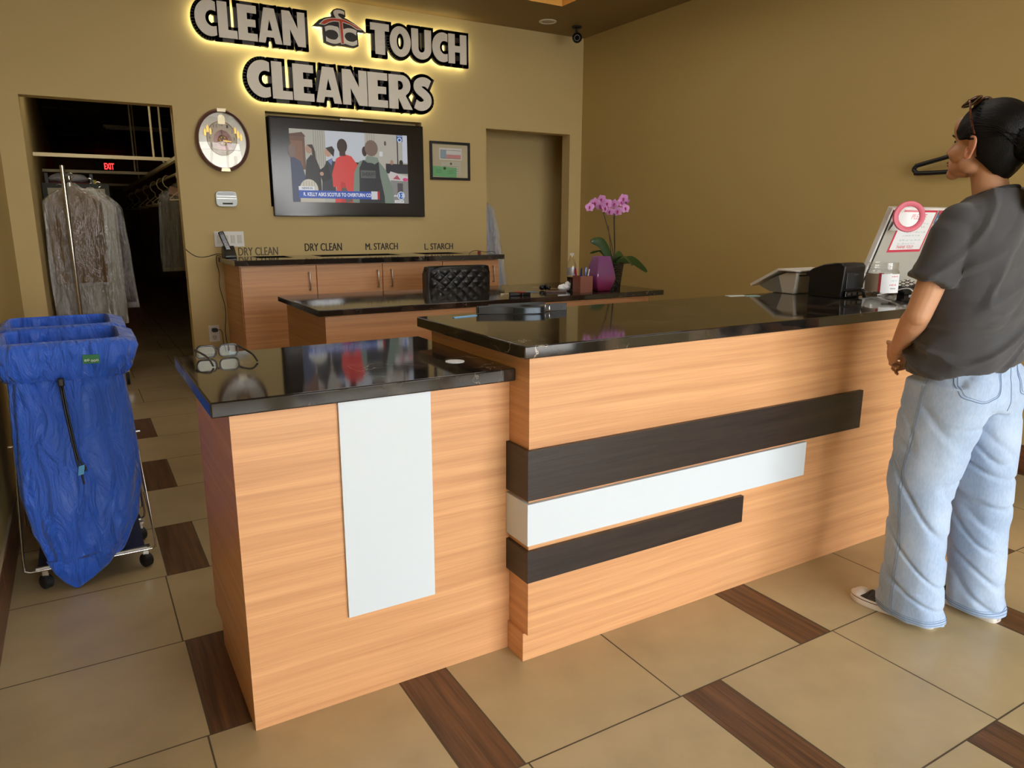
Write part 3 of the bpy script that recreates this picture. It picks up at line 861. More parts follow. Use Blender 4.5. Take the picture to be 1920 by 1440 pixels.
gw.ell((ccx, YB - 0.032, ccz), (0.008, 0.005, 0.008), n=10, m=6)
gw.build('rotating_ornament', M['gold'], ck)
MB().obox((ccx + 0.028, YB - 0.034, ccz - 0.004), (0.032, 0, -0.003), (0, 0.001, 0), (0, 0, 0.004)).build('clock_hand', M['gold'], ck)
MB().obox((ccx - 0.004, YB - 0.036, ccz + 0.036), (0.0025, 0, 0), (0, 0.001, 0), (0, 0, 0.042)).build('clock_hand', M['black'], ck)
for tx, tz, s_ in ((-0.125, 0.060, 1), (-0.105, 0.085, 1.15), (-0.085, 0.070, .8), (0.115, 0.055, 1.1), (0.135, 0.035, 1), (0.095, 0.085, .9)):
    tw = MB().box(ccx + tx - 0.008 * s_, ccx + tx + 0.008 * s_, YB - 0.028, YB - 0.0215, ccz + tz - 0.03, ccz + tz)
    tw.poly([[(-0.011 * s_, 0), (0.011 * s_, 0), (0, 0.026 * s_)]], (ccx + tx, YB - 0.0215, ccz + tz), X, Z, 0.006); tw.build('gold_turret', M['gold'], ck)

MB().poly([[(-.026, -.03), (.026, -.03), (.026, .01)] + arc(0, .01, .026, .03, 10, 170, 10) + [(-.026, .01)]], (ccx, YB - 0.0215, ccz + 0.150), X, Z, 0.006).build('arched_niche', M['pale_gold'], ck)
for s_ in (1, -1):
    MB().poly([[(-.036, .012), (-.030, -.014), (.030, -.014), (.036, .012)]] if s_ > 0 else [[(-.036, -.012), (.036, -.012), (.030, .014), (-.030, .014)]], (ccx + 0.0, YB - 0.045, ccz + s_ * 0.219), X, Z, 0.014).build('cap', M['pale_gold'], ck, bevel=0.002)
gz = MB(); rings = []
for r_, h_ in ((0.90, 0.040), (0.6, 0.046), (0.3, 0.049), (0.02, 0.050)): rings.append([(ccx + r_ * crx * math.cos(2 * PI * k / n_), YB - h_, ccz + r_ * crz * math.sin(2 * PI * k / n_)) for k in range(n_)])
gz.loft(rings, cap=False)
gz.build('glass', clear('clock_glass', (1, 1, 1, 1), 0.02, 0.03, 0.5), ck, smooth=60)

# ------------------------------------------------------------------ small things on the back wall
def rrect(x0, x1, z0, z1, r, n=5):
    return arc(x1 - r, z1 - r, r, r, 0, 90, n) + arc(x0 + r, z1 - r, r, r, 90, 180, n) + arc(x0 + r, z0 + r, r, r, 180, 270, n) + arc(x1 - r, z0 + r, r, r, 270, 360, n)
th = root('thermostat', (1.06, YB, 1.495), 'rounded grey thermostat under the wall clock', 'thermostat')
MB().poly([rrect(0.983, 1.141, 1.495, 1.612, 0.03)], (0, YB, 0), X, Z, 0.024).build('housing', pbr('thermostat_grey', C(158, 162, 158), 0.35, metal=0.3), th, bevel=0.006, smooth=40)
for z_ in (1.573, 1.555): MB().box(0.99, 1.134, YB - 0.026, YB - 0.0235, z_, z_ + 0.003).build('groove', M['steel'], th)
MB().poly([rrect(1.0, 1.125, 1.582, 1.602, 0.006)], (0, YB - 0.0242, 0), X, Z, 0.001).build('display', pbr('lcd', C(150, 158, 156), 0.2), th)
MB().box(1.03, 1.105, YB - 0.026, YB - 0.0242, 1.512, 1.524).build('label_strip', M['ink'], th)

sw = root('light_switch', (1.06, YB, 1.182), 'white four-gang rocker switch plate behind the telephone', 'light switch')
MB().box(0.948, 1.172, YB - 0.007, YB, 1.184, 1.304).build('plate', M['white'], sw, bevel=0.002)
for i in range(4):
    xx = 0.972 + 0.0500 * i
    MB().box(xx, xx + 0.032, YB - 0.0115, YB - 0.0075, 1.212, 1.276).build('rocker', M['offwhite'], sw, bevel=0.001)
ol = root('power_outlet', (0.887, YB, 0.434), 'white double power outlet low on the wall with a black plug in it', 'outlet')
MB().box(0.848, 0.928, YB - 0.006, YB, 0.436, 0.568).build('plate', M['white'], ol, bevel=0.002)
for zz in (0.470, 0.532):
    MB().poly([rrect(0.870, 0.906, zz - 0.02, zz + 0.02, 0.012)], (0, YB - 0.0062, 0), X, Z, 0.002).build('socket', M['offwhite'], ol)
sl = MB()
for dx in (-0.008, 0.008): sl.box(0.888 + dx - 0.0015, 0.888 + dx + 0.0015, YB - 0.0092, YB - 0.0084, 0.470, 0.482)
sl.ell((0.888, YB - 0.0088, 0.459), (0.003, 0.0006, 0.003), n=8, m=4)
sl.build('slots', M['black'], ol)
pg = root('power_plug', (0.89, YB - 0.01, 0.51), 'small black wall charger plugged into the white outlet', 'charger')
MB().poly([rrect(0.868, 0.912, 0.517, 0.548, 0.010)], (0, YB - 0.0085, 0), X, Z, 0.034).build('body', M['black'], pg, bevel=0.004, smooth=40)
MB().tube(spline([(0.910, YB - 0.03, 0.532), (0.935, YB - 0.03, 0.530), (0.947, YB - 0.02, 0.49), (0.950, YB - 0.015, 0.42), (0.968, YB - 0.02, 0.32), (0.955, YB - 0.02, 0.17)], 6), 0.0028, 6).build('cable', M['black'], pg, smooth=60)

pf = root('picture_frame', (3.01, YB, 1.747), 'black frame with a green certificate and other documents', 'picture frame')
fx0, fx1, fz0, fz1 = 2.812, 3.212, 1.752, 2.084
MB().poly([rect(fx0, fx1, fz0, fz1), rect(fx0 + .022, fx1 - .022, fz0 + .022, fz1 - .022)[::-1]], (0, YB, 0), X, Z, 0.02).build('frame', M['black'], pf, bevel=0.002)
MB().box(fx0 + .022, fx1 - .022, YB - 0.008, YB - 0.001, fz0 + .022, fz1 - .022).build('mount', pbr('mount_cream', C(205, 198, 168), 0.8), pf)
dc = MB()
dc.box(2.905, 3.130, YB - 0.0092, YB - 0.0082, 1.928, 2.030, 0); dc.box(2.915, 2.975, YB - 0.0098, YB - 0.0093, 1.938, 2.012, 1); dc.box(2.976, 3.120, YB - 0.0098, YB - 0.0093, 1.975, 2.012, 0)
dc.box(2.976, 3.120, YB - 0.0098, YB - 0.0093, 1.938, 1.974, 2); dc.box(2.915, 3.120, YB - 0.0101, YB - 0.0099, 2.009, 2.012, 3); dc.box(2.915, 3.120, YB - 0.0101, YB - 0.0099, 1.938, 1.941, 3)
dc.build('certificate', [M['paper'], pbr('doc_blue', C(150, 178, 204), .8), pbr('doc_pink', C(216, 150, 156), .8), M['ink_faded']], pf)
dc = MB(); dc.box(2.92, 3.12, YB - 0.0092, YB - 0.0082, 1.800, 1.912, 0); dc.ell((3.02, YB - 0.0094, 1.895), (0.012, 0.0004, 0.012), n=12, m=4, mi=1)
for k in range(4): dc.box(2.94, 3.10, YB - 0.0096, YB - 0.0093, 1.87 - .02 * k, 1.872 - .02 * k, 1)
dc.build('certificate', [pbr('doc_cream', C(206, 208, 196), .8), M['ink_faded']], pf)
dc = MB(); dc.obox((2.955, YB - 0.0115, 1.822), (0.118, 0, -0.006), (0, 0.0006, 0), (0.002, 0, 0.044), 0); dc.ell((2.955, YB - 0.0122, 1.853), (0.013, 0.0005, 0.013), n=12, m=4, mi=1)
for k in range(3):
    dc.box(2.865, 2.92, YB - 0.0126, YB - 0.0122, 1.838 - .012 * k, 1.840 - .012 * k, 1); dc.box(2.985, 3.045, YB - 0.0126, YB - 0.0122, 1.832 - .012 * k, 1.834 - .012 * k, 1)
dc.build('certificate', [pbr('doc_green', C(110, 196, 140), .8), pbr('green_ink', C(38, 78, 52), .8)], pf, label='green certificate')
MB().box(fx0 + .022, fx1 - .022, YB - 0.0155, YB - 0.0148, fz0 + .022, fz1 - .022).build('glass', clear('frame_glass', (1, 1, 1, 1), 0.03, 0.05, 0.5), pf)

# ------------------------------------------------------------------ ceiling fittings
dl = root('downlight', (3.833, 5.856, ZC), 'round white recessed downlight in the brown ceiling', 'ceiling light')
MB().lathe((3.833, 5.856, ZC), [(0.078, 0.0), (0.078, -0.006), (0.062, -0.008), (0.060, 0.0)][::-1], 36, cap=False).build('trim_ring', pbr('downlight_trim', C(214, 208, 190), 0.5), dl, smooth=40)
MB().lathe((3.833, 5.856, ZC), [(0.0001, -0.0015), (0.060, -0.003)], 36, cap=False).build('lens', pbr('downlight_lens', C(176, 164, 140), 0.5), dl)
sc = root('security_camera', (4.17, 5.887, ZC), 'small grey and black security camera under the ceiling in the corner', 'camera')
scx, scy = 4.160, 5.870
MB().lathe((scx, scy, ZC), [(0.045, 0), (0.045, -0.012), (0.03, -0.02)][::-1], 24).build('mounting_base', M['black'], sc, smooth=40)
MB().tube([(scx, scy, ZC - 0.015), (scx, scy, ZC - 0.05)], 0.012).build('stem', M['black'], sc)
cd = Vector((-0.50, -0.80, -0.34)).normalized()
cc_ = Vector((scx, scy, ZC - 0.085))
MB().lathe(cc_ - cd * 0.05, [(0.03, 0), (0.038, 0.01), (0.038, 0.10)], 24, axis=cd).build('housing', pbr('camera_grey', C(120, 116, 106), 0.4), sc, smooth=40)
MB().lathe(cc_ + cd * 0.045, [(0.044, 0), (0.044, 0.035), (0.036, 0.04), (0.034, 0.03), (0.0001, 0.03)], 24, axis=cd).build('lens_hood', M['black_gloss'], sc, smooth=40)
u_, v_ = frame_of(cd)
ir = MB()
for k in range(12):
    a = 2 * PI * k / 12; ir.ell(cc_ + cd * 0.076 + (u_ * math.cos(a) + v_ * math.sin(a)) * 0.024, 0.0035, n=8, m=5)
ir.build('infrared_ring', M['white'], sc)

# wall-mounted garment hook on the right wall
hkx = XR
hp = [(4.470, 2.52, 1.785), (4.30, 2.62, 1.775), (4.10, 2.735, 1.748), (4.045, 2.77, 1.725), (4.06, 2.76, 1.695), (4.12, 2.725, 1.688), (4.30, 2.62, 1.690), (4.470, 2.52, 1.692)]
gh = root('garment_hook', (4.46, 2.60, 1.69), 'black triangular garment hook sticking out of the right wall', 'hook')
H_ = [(XR - 0.03, 2.34, 1.792), (XR - 0.04, 2.66, 1.722), (XR - 0.04, 2.69, 1.712), (XR - 0.04, 2.703, 1.695), (XR - 0.04, 2.69, 1.679), (XR - 0.04, 2.66, 1.670), (XR - 0.03, 2.34, 1.670)]
MB().tube(spline(H_, 5), 0.013, 10, upv=(1, 0, 0)).build('bar', M['black'], gh, smooth=50)
MB().box(XR - 0.02, XR - 0.0005, 2.30, 2.36, 1.64, 1.82).build('wall_plate', M['black'], gh, bevel=0.002)
MB().tube([(XR - 0.035, 2.345, 1.792), (XR - 0.01, 2.33, 1.792)], 0.012).build('standoff', M['black'], gh)
MB().tube([(XR - 0.035, 2.345, 1.670), (XR - 0.01, 2.33, 1.670)], 0.012).build('standoff', M['black'], gh)

# ------------------------------------------------------------------ on the low front counter
ZT = 0.952
M['lens'] = clear('spectacle_lens', (0.94, 1.0, 0.98, 1), 0.02, 0.015, 0.5)
M['acetate'] = pbr('black_acetate', C(16, 14, 14), 0.15, coat=0.4)
eg = root('eyeglasses', (0.36, 2.42, ZT), 'black framed eyeglasses lying open on the low front counter', 'glasses')
gy = 2.455
def lensloop(cx): return rrect(cx - 0.029, cx + 0.029, ZT + 0.004, ZT + 0.042, 0.015, 6)
for cx in (0.322, 0.390):
    l = lensloop(cx)
    MB().tube([(p[0], gy + 0.10 * abs(p[0] - 0.356) ** 1.3, p[1]) for p in l], 0.0026, 8, closed=True).build('rim', M['acetate'], eg, smooth=60)
    MB().poly([l], (0, gy + 0.003, 0), X, Z, 0.001).build('lens', M['lens'], eg)
MB().tube([(0.350, gy + .001, ZT + 0.030), (0.356, gy - 0.002, ZT + 0.034), (0.362, gy + .001, ZT + 0.030)], 0.003, 8).build('bridge', M['acetate'], eg, smooth=60)
for s_, x0, tip in ((-1, 0.292, (0.318, 2.300)), (1, 0.421, (0.450, 2.318))):
    tp = spline([(x0, gy + 0.004, ZT + 0.034), (x0 + s_ * 0.003, gy - 0.02, ZT + 0.034), ((x0 + tip[0]) / 2, gy - 0.085, ZT + 0.028), (tip[0] * .8 + x0 * .2, tip[1] + 0.025, ZT + 0.020), (tip[0], tip[1], ZT + 0.0045)], 5)
    MB().tube(tp, [0.0042] * 6 + [0.0032] * (len(tp) - 6), 8, upv=(1, 0, 0)).build('temple', M['acetate'], eg, smooth=60)
MB().lathe((0.987, 2.018, ZT + 0.0002), [(0.030, 0), (0.030, 0.0012), (0.024, 0.0018)], 32).build('coaster', M['paper'], label='small flat white disc on the low front counter', cat='disc')

# ------------------------------------------------------------------ on the high front counter
ZH = 1.035
bl = root('belt', (1.48, 2.42, ZH), 'dark leather belt coiled on its edge on the high front counter', 'belt')
M['leather'] = pbr('belt_leather', C(46, 45, 42), 0.5, bump=0.3, bscale=400)
def strap(name, path, h0, h1, m, th=0.0022, z0=0.0, **k):
    P = spline([(p[0], p[1], 0) for p in path], 6); b = MB(); rings = []
    for i, p in enumerate(P):
        d = (P[min(i + 1, len(P) - 1)] - P[max(i - 1, 0)]).normalized(); nn = Vector((-d.y, d.x, 0)) * th
        rings.append([(p.x + nn.x, p.y + nn.y, ZH + z0 + h0), (p.x + nn.x, p.y + nn.y, ZH + z0 + h1), (p.x - nn.x, p.y - nn.y, ZH + z0 + h1), (p.x - nn.x, p.y - nn.y, ZH + z0 + h0)])
    b.loft(rings); return b.build(name, m, bl, smooth=40, **k)
strap('strap', [(1.305, 2.452), (1.35, 2.428), (1.40, 2.405), (1.44, 2.372), (1.50, 2.352), (1.545, 2.36)], 0.001, 0.027, M['leather'], 0.004)
strap('strap', [(1.30, 2.462), (1.40, 2.455), (1.48, 2.44), (1.52, 2.405), (1.60, 2.40), (1.672, 2.395)], 0.001, 0.029, M['leather'], 0.003)
strap('strap', [(1.36, 2.478), (1.47, 2.47), (1.55, 2.46), (1.60, 2.44)], 0.003, 0.031, M['leather'], 0.003)
strap('buckle_plate', [(1.418, 2.384), (1.45, 2.362), (1.50, 2.344), (1.53, 2.344)], 0.004, 0.024, pbr('buckle_dark_steel', C(58, 64, 68), 0.25, metal=0.9), 0.002, label='polished steel buckle plate')
for c_ in ((1.535, 2.356), (1.580, 2.392)):
    MB().tube([(c_[0] - 0.012, c_[1], ZH + 0.003), (c_[0] - 0.012, c_[1], ZH + 0.029), (c_[0] + 0.012, c_[1] + 0.006, ZH + 0.029), (c_[0] + 0.012, c_[1] + 0.006, ZH + 0.003)], 0.0022, 8, closed=True).build('buckle', M['chrome'], bl, smooth=50)
MB().ell((1.648, 2.391, ZH + 0.015), (0.003, 0.0015, 0.003), n=10, m=6).build('belt_hole', M['black'], bl)
MB().obox((1.222, 2.408, ZH + 0.0016), (0.052, 0.010, 0), (-0.0015, 0.007, 0), (0, 0, 0.0014)).build('paper_tag', pbr('tag_blue', C(128, 184, 222), 0.5), label='flat light blue tag strip on the high front counter', cat='tag')
MB().obox((2.705, 2.455, ZH + 0.0009), (0.048, -0.012, 0), (0.006, 0.022, 0), (0, 0, 0.0008)).build('card', pbr('card_white', C(214, 222, 220), 0.6), label='white card with teal stripe lying left of the white payment terminal', cat='card')
MB().obox((2.765, 2.415, ZH + 0.0010), (0.036, -0.010, 0), (0.005, 0.018, 0), (0, 0, 0.0008)).build('card', pbr('card_teal', C(150, 196, 190), 0.6), label='pale teal card beside the white card on the high counter', cat='card')

# white payment terminal
pt = root('payment_terminal', (3.12, 2.45, ZH), 'white touchscreen payment terminal on the high front counter', 'payment terminal')
body_sec = [(2.378, ZH + .001), (2.50, ZH + .001), (2.56, ZH + .018), (2.585, ZH + .035), (2.43, ZH + .103), (2.362, ZH + .104), (2.370, ZH + .03)]
MB().poly([body_sec], (3.012, 0, 0), Y, Z, 0.22).build('base', M['offwhite'], pt, bevel=0.004, smooth=40)
MB().poly([[(2.44, ZH + .004), (2.51, ZH + .004), (2.57, ZH + .024), (2.585, ZH + .037), (2.47, ZH + .086)]], (3.008, 0, 0), Y, Z, 0.003).build('side_inlay', pbr('grey_inlay', C(128, 128, 122), 0.5), pt)
MB().poly([[(2.628, ZH + .024), (2.462, ZH + .110), (2.466, ZH + .121), (2.634, ZH + .034)]], (2.998, 0, 0), Y, Z, 0.25).build('tablet', M['white'], pt, bevel=0.003, smooth=40)
MB().poly([[(2.352, ZH + .108), (2.462, ZH + .110), (2.466, ZH + .121), (2.352, ZH + .117)]], (2.998, 0, 0), Y, Z, 0.25).build('rear_lid', M['white'], pt, bevel=0.003, smooth=40)
MB().box(3.03, 3.15, 2.3585, 2.3625, ZH + 0.088, ZH + 0.094).build('paper_slot', M['black'], pt)
MB().obox((3.123, 2.545, ZH + 0.0815), (0.105, 0, 0), (0, 0.070, -0.036), (0, 0.0005, 0.0008)).build('screen', M['black_gloss'], pt)

# black receipt printer
rpn = root('receipt_printer', (3.10, 2.2, ZH), 'boxy black receipt printer on the high front counter', 'printer')
ps = [(2.128, ZH + .001), (2.300, ZH + .001), (2.300, ZH + .088), (2.322, ZH + .104), (2.285, ZH + .131), (2.225, ZH + .153), (2.17, ZH + .162), (2.126, ZH + .161), (2.112, ZH + .148), (2.120, ZH + .040)]
MB().poly([ps], (3.022, 0, 0), Y, Z, 0.155).build('housing', M['black'], rpn, bevel=0.006, smooth=35)
MB().box(3.045, 3.172, 2.1125, 2.118, ZH + 0.045, ZH + 0.118).build('front_cover', pbr('dark_grey_plastic', C(46, 46, 46), 0.4), rpn, bevel=0.002)
MB().box(3.040, 3.170, 2.108, 2.122, ZH + 0.008, ZH + 0.034).build('port_panel', M['black_gloss'], rpn, bevel=0.002)
for k in range(3): MB().box(3.05 + 0.04 * k, 3.075 + 0.04 * k, 2.106, 2.1078, ZH + 0.014, ZH + 0.026).build('port', pbr('port_dark', C(70, 70, 70), .3, metal=.6), rpn)
MB().text('EPSON', (3.098, 2.1120, ZH + 0.106), X, Z, 0.030, 0.006).build('maker_mark', M['steel'], rpn)

# clear jar with handwritten note
jr = root('jar', (3.175, 2.035, ZH), 'large clear plastic jar with a handwritten note stuck on it', 'jar')
jc = (3.185, 2.030, ZH + 0.001)
M['clear_plastic'] = clear('clear_plastic', (0.97, 0.97, 0.96, 1), 0.04, 0.05, 0.6)
MB().lathe(jc, [(0.03, 0.0), (0.058, 0.003), (0.066, 0.016), (0.070, 0.030), (0.070, 0.115), (0.066, 0.130), (0.062, 0.134), (0.062, 0.138), (0.0635, 0.141), (0.062, 0.144), (0.062, 0.148), (0.0635, 0.151), (0.062, 0.154), (0.062, 0.166)], 48, cap=False).build('jar_body', M['clear_plastic'], jr, smooth=70)
def patch(c, r, a0, a1, z0, z1, m, nm, **k):
    b = MB(); n_ = 14; vs_ = []; fs_ = []
    for i in range(n_ + 1):
        a = math.radians(a0 + (a1 - a0) * i / n_)
        for z_ in (z0, z1): vs_.append((c[0] + r * math.cos(a), c[1] + r * math.sin(a), c[2] + z_))
    for i in range(n_): fs_.append((2 * i, 2 * i + 2, 2 * i + 3, 2 * i + 1))
    b.add(vs_, fs_)
    return b.build(nm, m, jr, smooth=60, **k)
va = math.degrees(math.atan2(-jc[1], -jc[0]))
patch(jc, 0.0712, va - 100, va - 3, 0.036, 0.118, pbr('jar_label_taupe', C(150, 134, 118), 0.6), 'label')
patch(jc, 0.0716, va - 12, va + 4, 0.036, 0.121, pbr('label_red', C(150, 40, 46), 0.5), 'label_stripe')
patch(jc, 0.0722, va - 3, va + 72, 0.032, 0.117, M['paper'], 'note', label='white handwritten note')
for (a0, a1, z0, z1, m_) in ((32, 60, .104, .108, 'r'), (30, 56, .086, .088, 'g'), (26, 56, .066, .070, 'r'), (30, 52, .050, .054, 'k')):
    for q in range(4):
        b0 = a0 + (a1 - a0) * q / 4
        patch(jc, 0.0726, va + b0, va + b0 + (a1 - a0) / 4 * .6, z0 - .001 * (q % 2), z1 + .001 * (q % 2), pbr('note_ink', {'r': C(216, 120, 126), 'g': C(150, 196, 196), 'k': C(120, 120, 130)}[m_], .8), 'handwriting')

# monitor leaning back, its rear towards the customer
mk = 0.3454
def mp_(x, z, off=0.0): return Vector((x, 2.085 + (1.446 - z) * mk - off * 0.945, z - off * 0.326))
mo = root('monitor', (3.57, 2.22, ZH), 'large grey monitor seen from its back, tilted on the high counter', 'monitor')
def slab(x0, x1, z0, z1, t0, t1, m, nm, par=None, **k):
    b = MB(); P = [mp_(x0, z0, t0), mp_(x1, z0, t0), mp_(x1, z1, t0), mp_(x0, z1, t0), mp_(x0, z0, t1), mp_(x1, z0, t1), mp_(x1, z1, t1), mp_(x0, z1, t1)]
    b.add(P, [(3, 2, 1, 0), (4, 5, 6, 7), (0, 1, 5, 4), (1, 2, 6, 5), (2, 3, 7, 6), (3, 0, 4, 7)])
    return b.build(nm, m, par if par else mo, **k)
slab(3.300, 3.84, 1.055, 1.446, -0.030, -0.006, M['white'], 'bezel', bevel=0.003)
slab(3.318, 3.82, 1.060, 1.430, -0.004, 0.0, pbr('monitor_back', C(184, 182, 172), 0.45), 'rear_cover', bevel=0.002)
slab(3.312, 3.316, 1.058, 1.436, -0.0055, -0.001, M['black'], 'seam')
MB().poly([[(2.235, ZH + .001), (2.42, ZH + .001), (2.42, ZH + .012), (2.30, ZH + .022), (2.262, ZH + .10), (2.25, ZH + .10)]], (3.45, 0, 0), Y, Z, 0.26).build('stand', M['black'], mo)
sg = root('paper_sign', mp_(3.53, 1.24), 'handwritten PLEASE and THANK YOU notice with red border taped to the monitor', 'paper sign')
slab(3.392, 3.668, 1.238, 1.438, 0.0006, 0.0014, pbr('border_red', C(206, 62, 84), 0.7), 'border', sg)
slab(3.404, 3.656, 1.250, 1.429, 0.0016, 0.0022, M['paper'], 'sheet', sg)
txd = Vector((1, 0, 0)); tyd = Vector((0, -mk, 1)).normalized()
rd = pbr('marker_red', C(214, 84, 100), .8); gn = pbr('marker_green', C(136, 178, 176), .8)
MB().text('PLEASE', mp_(3.470, 1.396, 0.003), txd, tyd, 0.118, 0.026, 0, 0, 0.004).build('handwriting', rd, sg)
MB().text('THANK YOU!!', mp_(3.448, 1.256, 0.003), txd, tyd, 0.140, 0.016, 0, 0, 0.004).build('handwriting', rd, sg)
rs = random.Random(3)
for (xa, xb, zz) in ((3.50, 3.63, 1.375), (3.50, 3.60, 1.360), (3.46, 3.62, 1.335), (3.46, 3.60, 1.319), (3.45, 3.61, 1.296), (3.45, 3.58, 1.280)):
    b = MB(); x_ = xa
    while x_ < xb:                                              # illegible words as pen strokes
        wl = rs.uniform(0.012, 0.024); pts = []
        q = 0
        while q < wl:
            pts.append(mp_(x_ + q, zz + rs.uniform(-0.0038, 0.0038), 0.003)); q += 0.003
        b.tube(pts, 0.0005, 4, cap=False); x_ += wl + 0.007
    b.build('handwriting', gn, sg)
hs = root('paper_note', mp_(3.39, 1.35), 'small curled white note with a red heart at the monitor corner', 'note')
b = MB(); n_ = 8
R_ = []
for i in range(n_ + 1):
    t = i / n_; z_ = 1.345 + 0.086 * t; bow_ = 0.006 * math.sin(PI * t)
    R_.append([mp_(3.325 + 0.012 * t, z_, 0.007 + bow_), mp_(3.425 + 0.006 * t, z_ , 0.007 + bow_ * 0.4)])
vs_ = [p for r in R_ for p in r]; b.add(vs_, [(2 * i, 2 * i + 1, 2 * i + 3, 2 * i + 2) for i in range(n_)])
b.build('sheet', M['paper'], hs, smooth=60)
ht = [(0.012 * math.sin(t) ** 3, 0.010 * math.cos(t) - 0.004 * math.cos(2 * t) - 0.0015 * math.cos(3 * t)) for t in [2 * PI * i / 24 for i in range(24)]]
MB().tube([mp_(3.375 + p[0], 1.372 + p[1], 0.0145) for p in ht], 0.0009, 5, closed=True).build('heart', rd, hs)
st = root('sticker', mp_(3.70, 1.39), 'small blue picture card with a red top tucked at the right of the notice', 'card')
slab(3.676, 3.735, 1.375, 1.428, 0.0006, 0.0014, pbr('card_blue', C(84, 118, 142), .6), 'card', st)
slab(3.684, 3.728, 1.418, 1.438, 0.0016, 0.0024, pbr('card_red', C(198, 70, 88), .6), 'tab', st)
slab(3.690, 3.722, 1.384, 1.402, 0.0016, 0.0020, M['paper'], 'picture', st)
# pink ring with clear centre, in front of the monitor's upper left corner
pr_ = root('pink_ring', (3.336, 2.06, 1.40), 'round pink hoop with a clear centre on the upper left corner of the monitor', 'ring')
rc = Vector((3.320, 2.020, 1.407)); rn = Vector((-0.60, -0.80, 0.0)).normalized(); ru = Vector((0.80, -0.60, 0)); rv = Vector((0, 0, 1))
b = MB(); sec = [(0.0465, -0.005), (0.0465, 0.004), (0.049, 0.006), (0.067, 0.006), (0.070, 0.003), (0.070, -0.005)]
rings = []
for k in range(64):
    a = 2 * PI * k / 64; d = ru * math.cos(a) + rv * math.sin(a)
    rings.append([rc + d * s[0] + rn * s[1] for s in sec])
rings.append(rings[0]); b.loft(rings, cap=False)
b.build('hoop', pbr('pink_plastic', C(214, 96, 116), 0.45), pr_, smooth=40, merge=True)
b = MB(); b.lathe(rc, [(0.0001, 0.001), (0.0464, 0.001)], 40, axis=rn, cap=False); b.build('clear_disc', clear('ring_lens', (1, 1, 1, 1), 0.04, 0.012, 0.4), pr_)
MB().tube([rc + rn * -0.006 + Vector((0, 0, -0.06)), rc + Vector((0.03, 0.04, -0.05)), mp_(3.37, 1.36, 0.003)], 0.003, 6).build('clip', M['white'], pr_)

# keypad and cables beside the jar
kp = root('card_reader', (3.42, 2.02, ZH), 'small black card reader keypad half hidden behind the customer', 'card reader')
MB().obox((3.47, 2.09, ZH + 0.045), (0.055, -0.01, 0.012), (0.01, 0.04, 0.010), (-0.004, -0.002, 0.009)).build('housing', M['black'], kp, bevel=0.004)
MB().box(3.44, 3.50, 2.07, 2.11, ZH + 0.0005, ZH + 0.034).build('cradle', M['black'], kp, bevel=0.003)
ky = MB()
for i in range(4):
    for j in range(3):
        ky.obox(Vector((3.47, 2.09, ZH + 0.056)) + Vector((0.055, -0.01, 0.012)) * (-.7 + .45 * i) + Vector((0.01, 0.04, 0.010)) * (-.6 + .6 * j), (0.007, -.001, .0015), (.001, .006, .0012), (0, 0, 0.003))
ky.build('keys', M['offwhite'], kp)
MB().tube(spline([(3.30, 2.12, ZH + .004), (3.335, 2.05, ZH + .03), (3.32, 1.98, ZH + .045), (3.30, 1.93, ZH + .02), (3.29, 1.90, ZH + .004), (3.34, 1.90, ZH + .004), (3.36, 1.93, ZH + .006)], 6), 0.0032, 8).build('charging_cable', M['white'], smooth=60, label='looping white cable between the jar and the customer', cat='cable')
MB().tube(spline([(3.37, 2.14, ZH + .046), (3.42, 2.05, ZH + .040), (3.50, 1.98, ZH + .012), (3.45, 1.93, ZH + .007), (3.40, 1.98, ZH + .014), (3.47, 2.02, ZH + .02)], 6), 0.0036, 8).build('power_cable', M['black'], smooth=60, label='black coiled cable behind the white cable on the high counter', cat='cable')
MB().obox((3.47, 1.99, ZH + 0.0030), (0.05, 0.01, 0), (-0.01, 0.05, 0), (0, 0, 0.0025)).build('paper_stack', M['paper'], label='small stack of white papers under the cables on the high counter', cat='paper')

# ------------------------------------------------------------------ on the middle counter
ZM = 0.934
bo = root('soda_bottle', (2.84, 4.02, ZM), 'half-full cola bottle with silver label on the middle counter', 'bottle')
bc_ = (2.84, 4.015, ZM + 0.0005)
prof = [(0.022, 0.0), (0.030, 0.004), (0.032, 0.018), (0.0325, 0.04), (0.029, 0.060), (0.0325, 0.085), (0.0325, 0.150), (0.031, 0.165), (0.022, 0.192), (0.0135, 0.212), (0.0125, 0.230)]
MB().lathe(bc_, prof, 32, cap=False).build('bottle_body', clear('bottle_plastic', (0.95, 0.94, 0.90, 1), 0.03, 0.06, 0.6), bo, smooth=60)
MB().lathe(bc_, [(0.020, 0.002), (0.0285, 0.006), (0.0305, 0.018), (0.031, 0.04), (0.0275, 0.060), (0.031, 0.085), (0.031, 0.088)], 32).build('cola', pbr('cola', C(16, 8, 5), 0.1), bo, smooth=60)
MB().lathe(bc_, [(0.0328, 0.098), (0.0330, 0.100), (0.0330, 0.148), (0.0328, 0.150)], 32, cap=False).build('label', pbr('silver_label', C(176, 178, 180), 0.3, metal=0.4), bo, smooth=60)
b = MB()
for k in range(5):
    a = math.atan2(-4.015, -2.84) + 0.55 + 0.1 * k; a2 = a + 0.1
    b.quad(*[(bc_[0] + 0.0333 * math.cos(t), bc_[1] + 0.0333 * math.sin(t), bc_[2] + z_) for t, z_ in ((a, .108), (a2, .108), (a2, .140), (a, .140))])
b.build('label_logo', pbr('logo_red', C(196, 40, 56), 0.4), bo, label='red lettering panel')
MB().lathe(bc_, [(0.0145, 0.228), (0.0145, 0.242), (0.013, 0.244)], 24).build('cap', M['offwhite'], bo, smooth=40)
ph = root('pen_holder', (2.82, 3.86, ZM), 'square copper-coloured pen holder full of pens', 'pen holder')
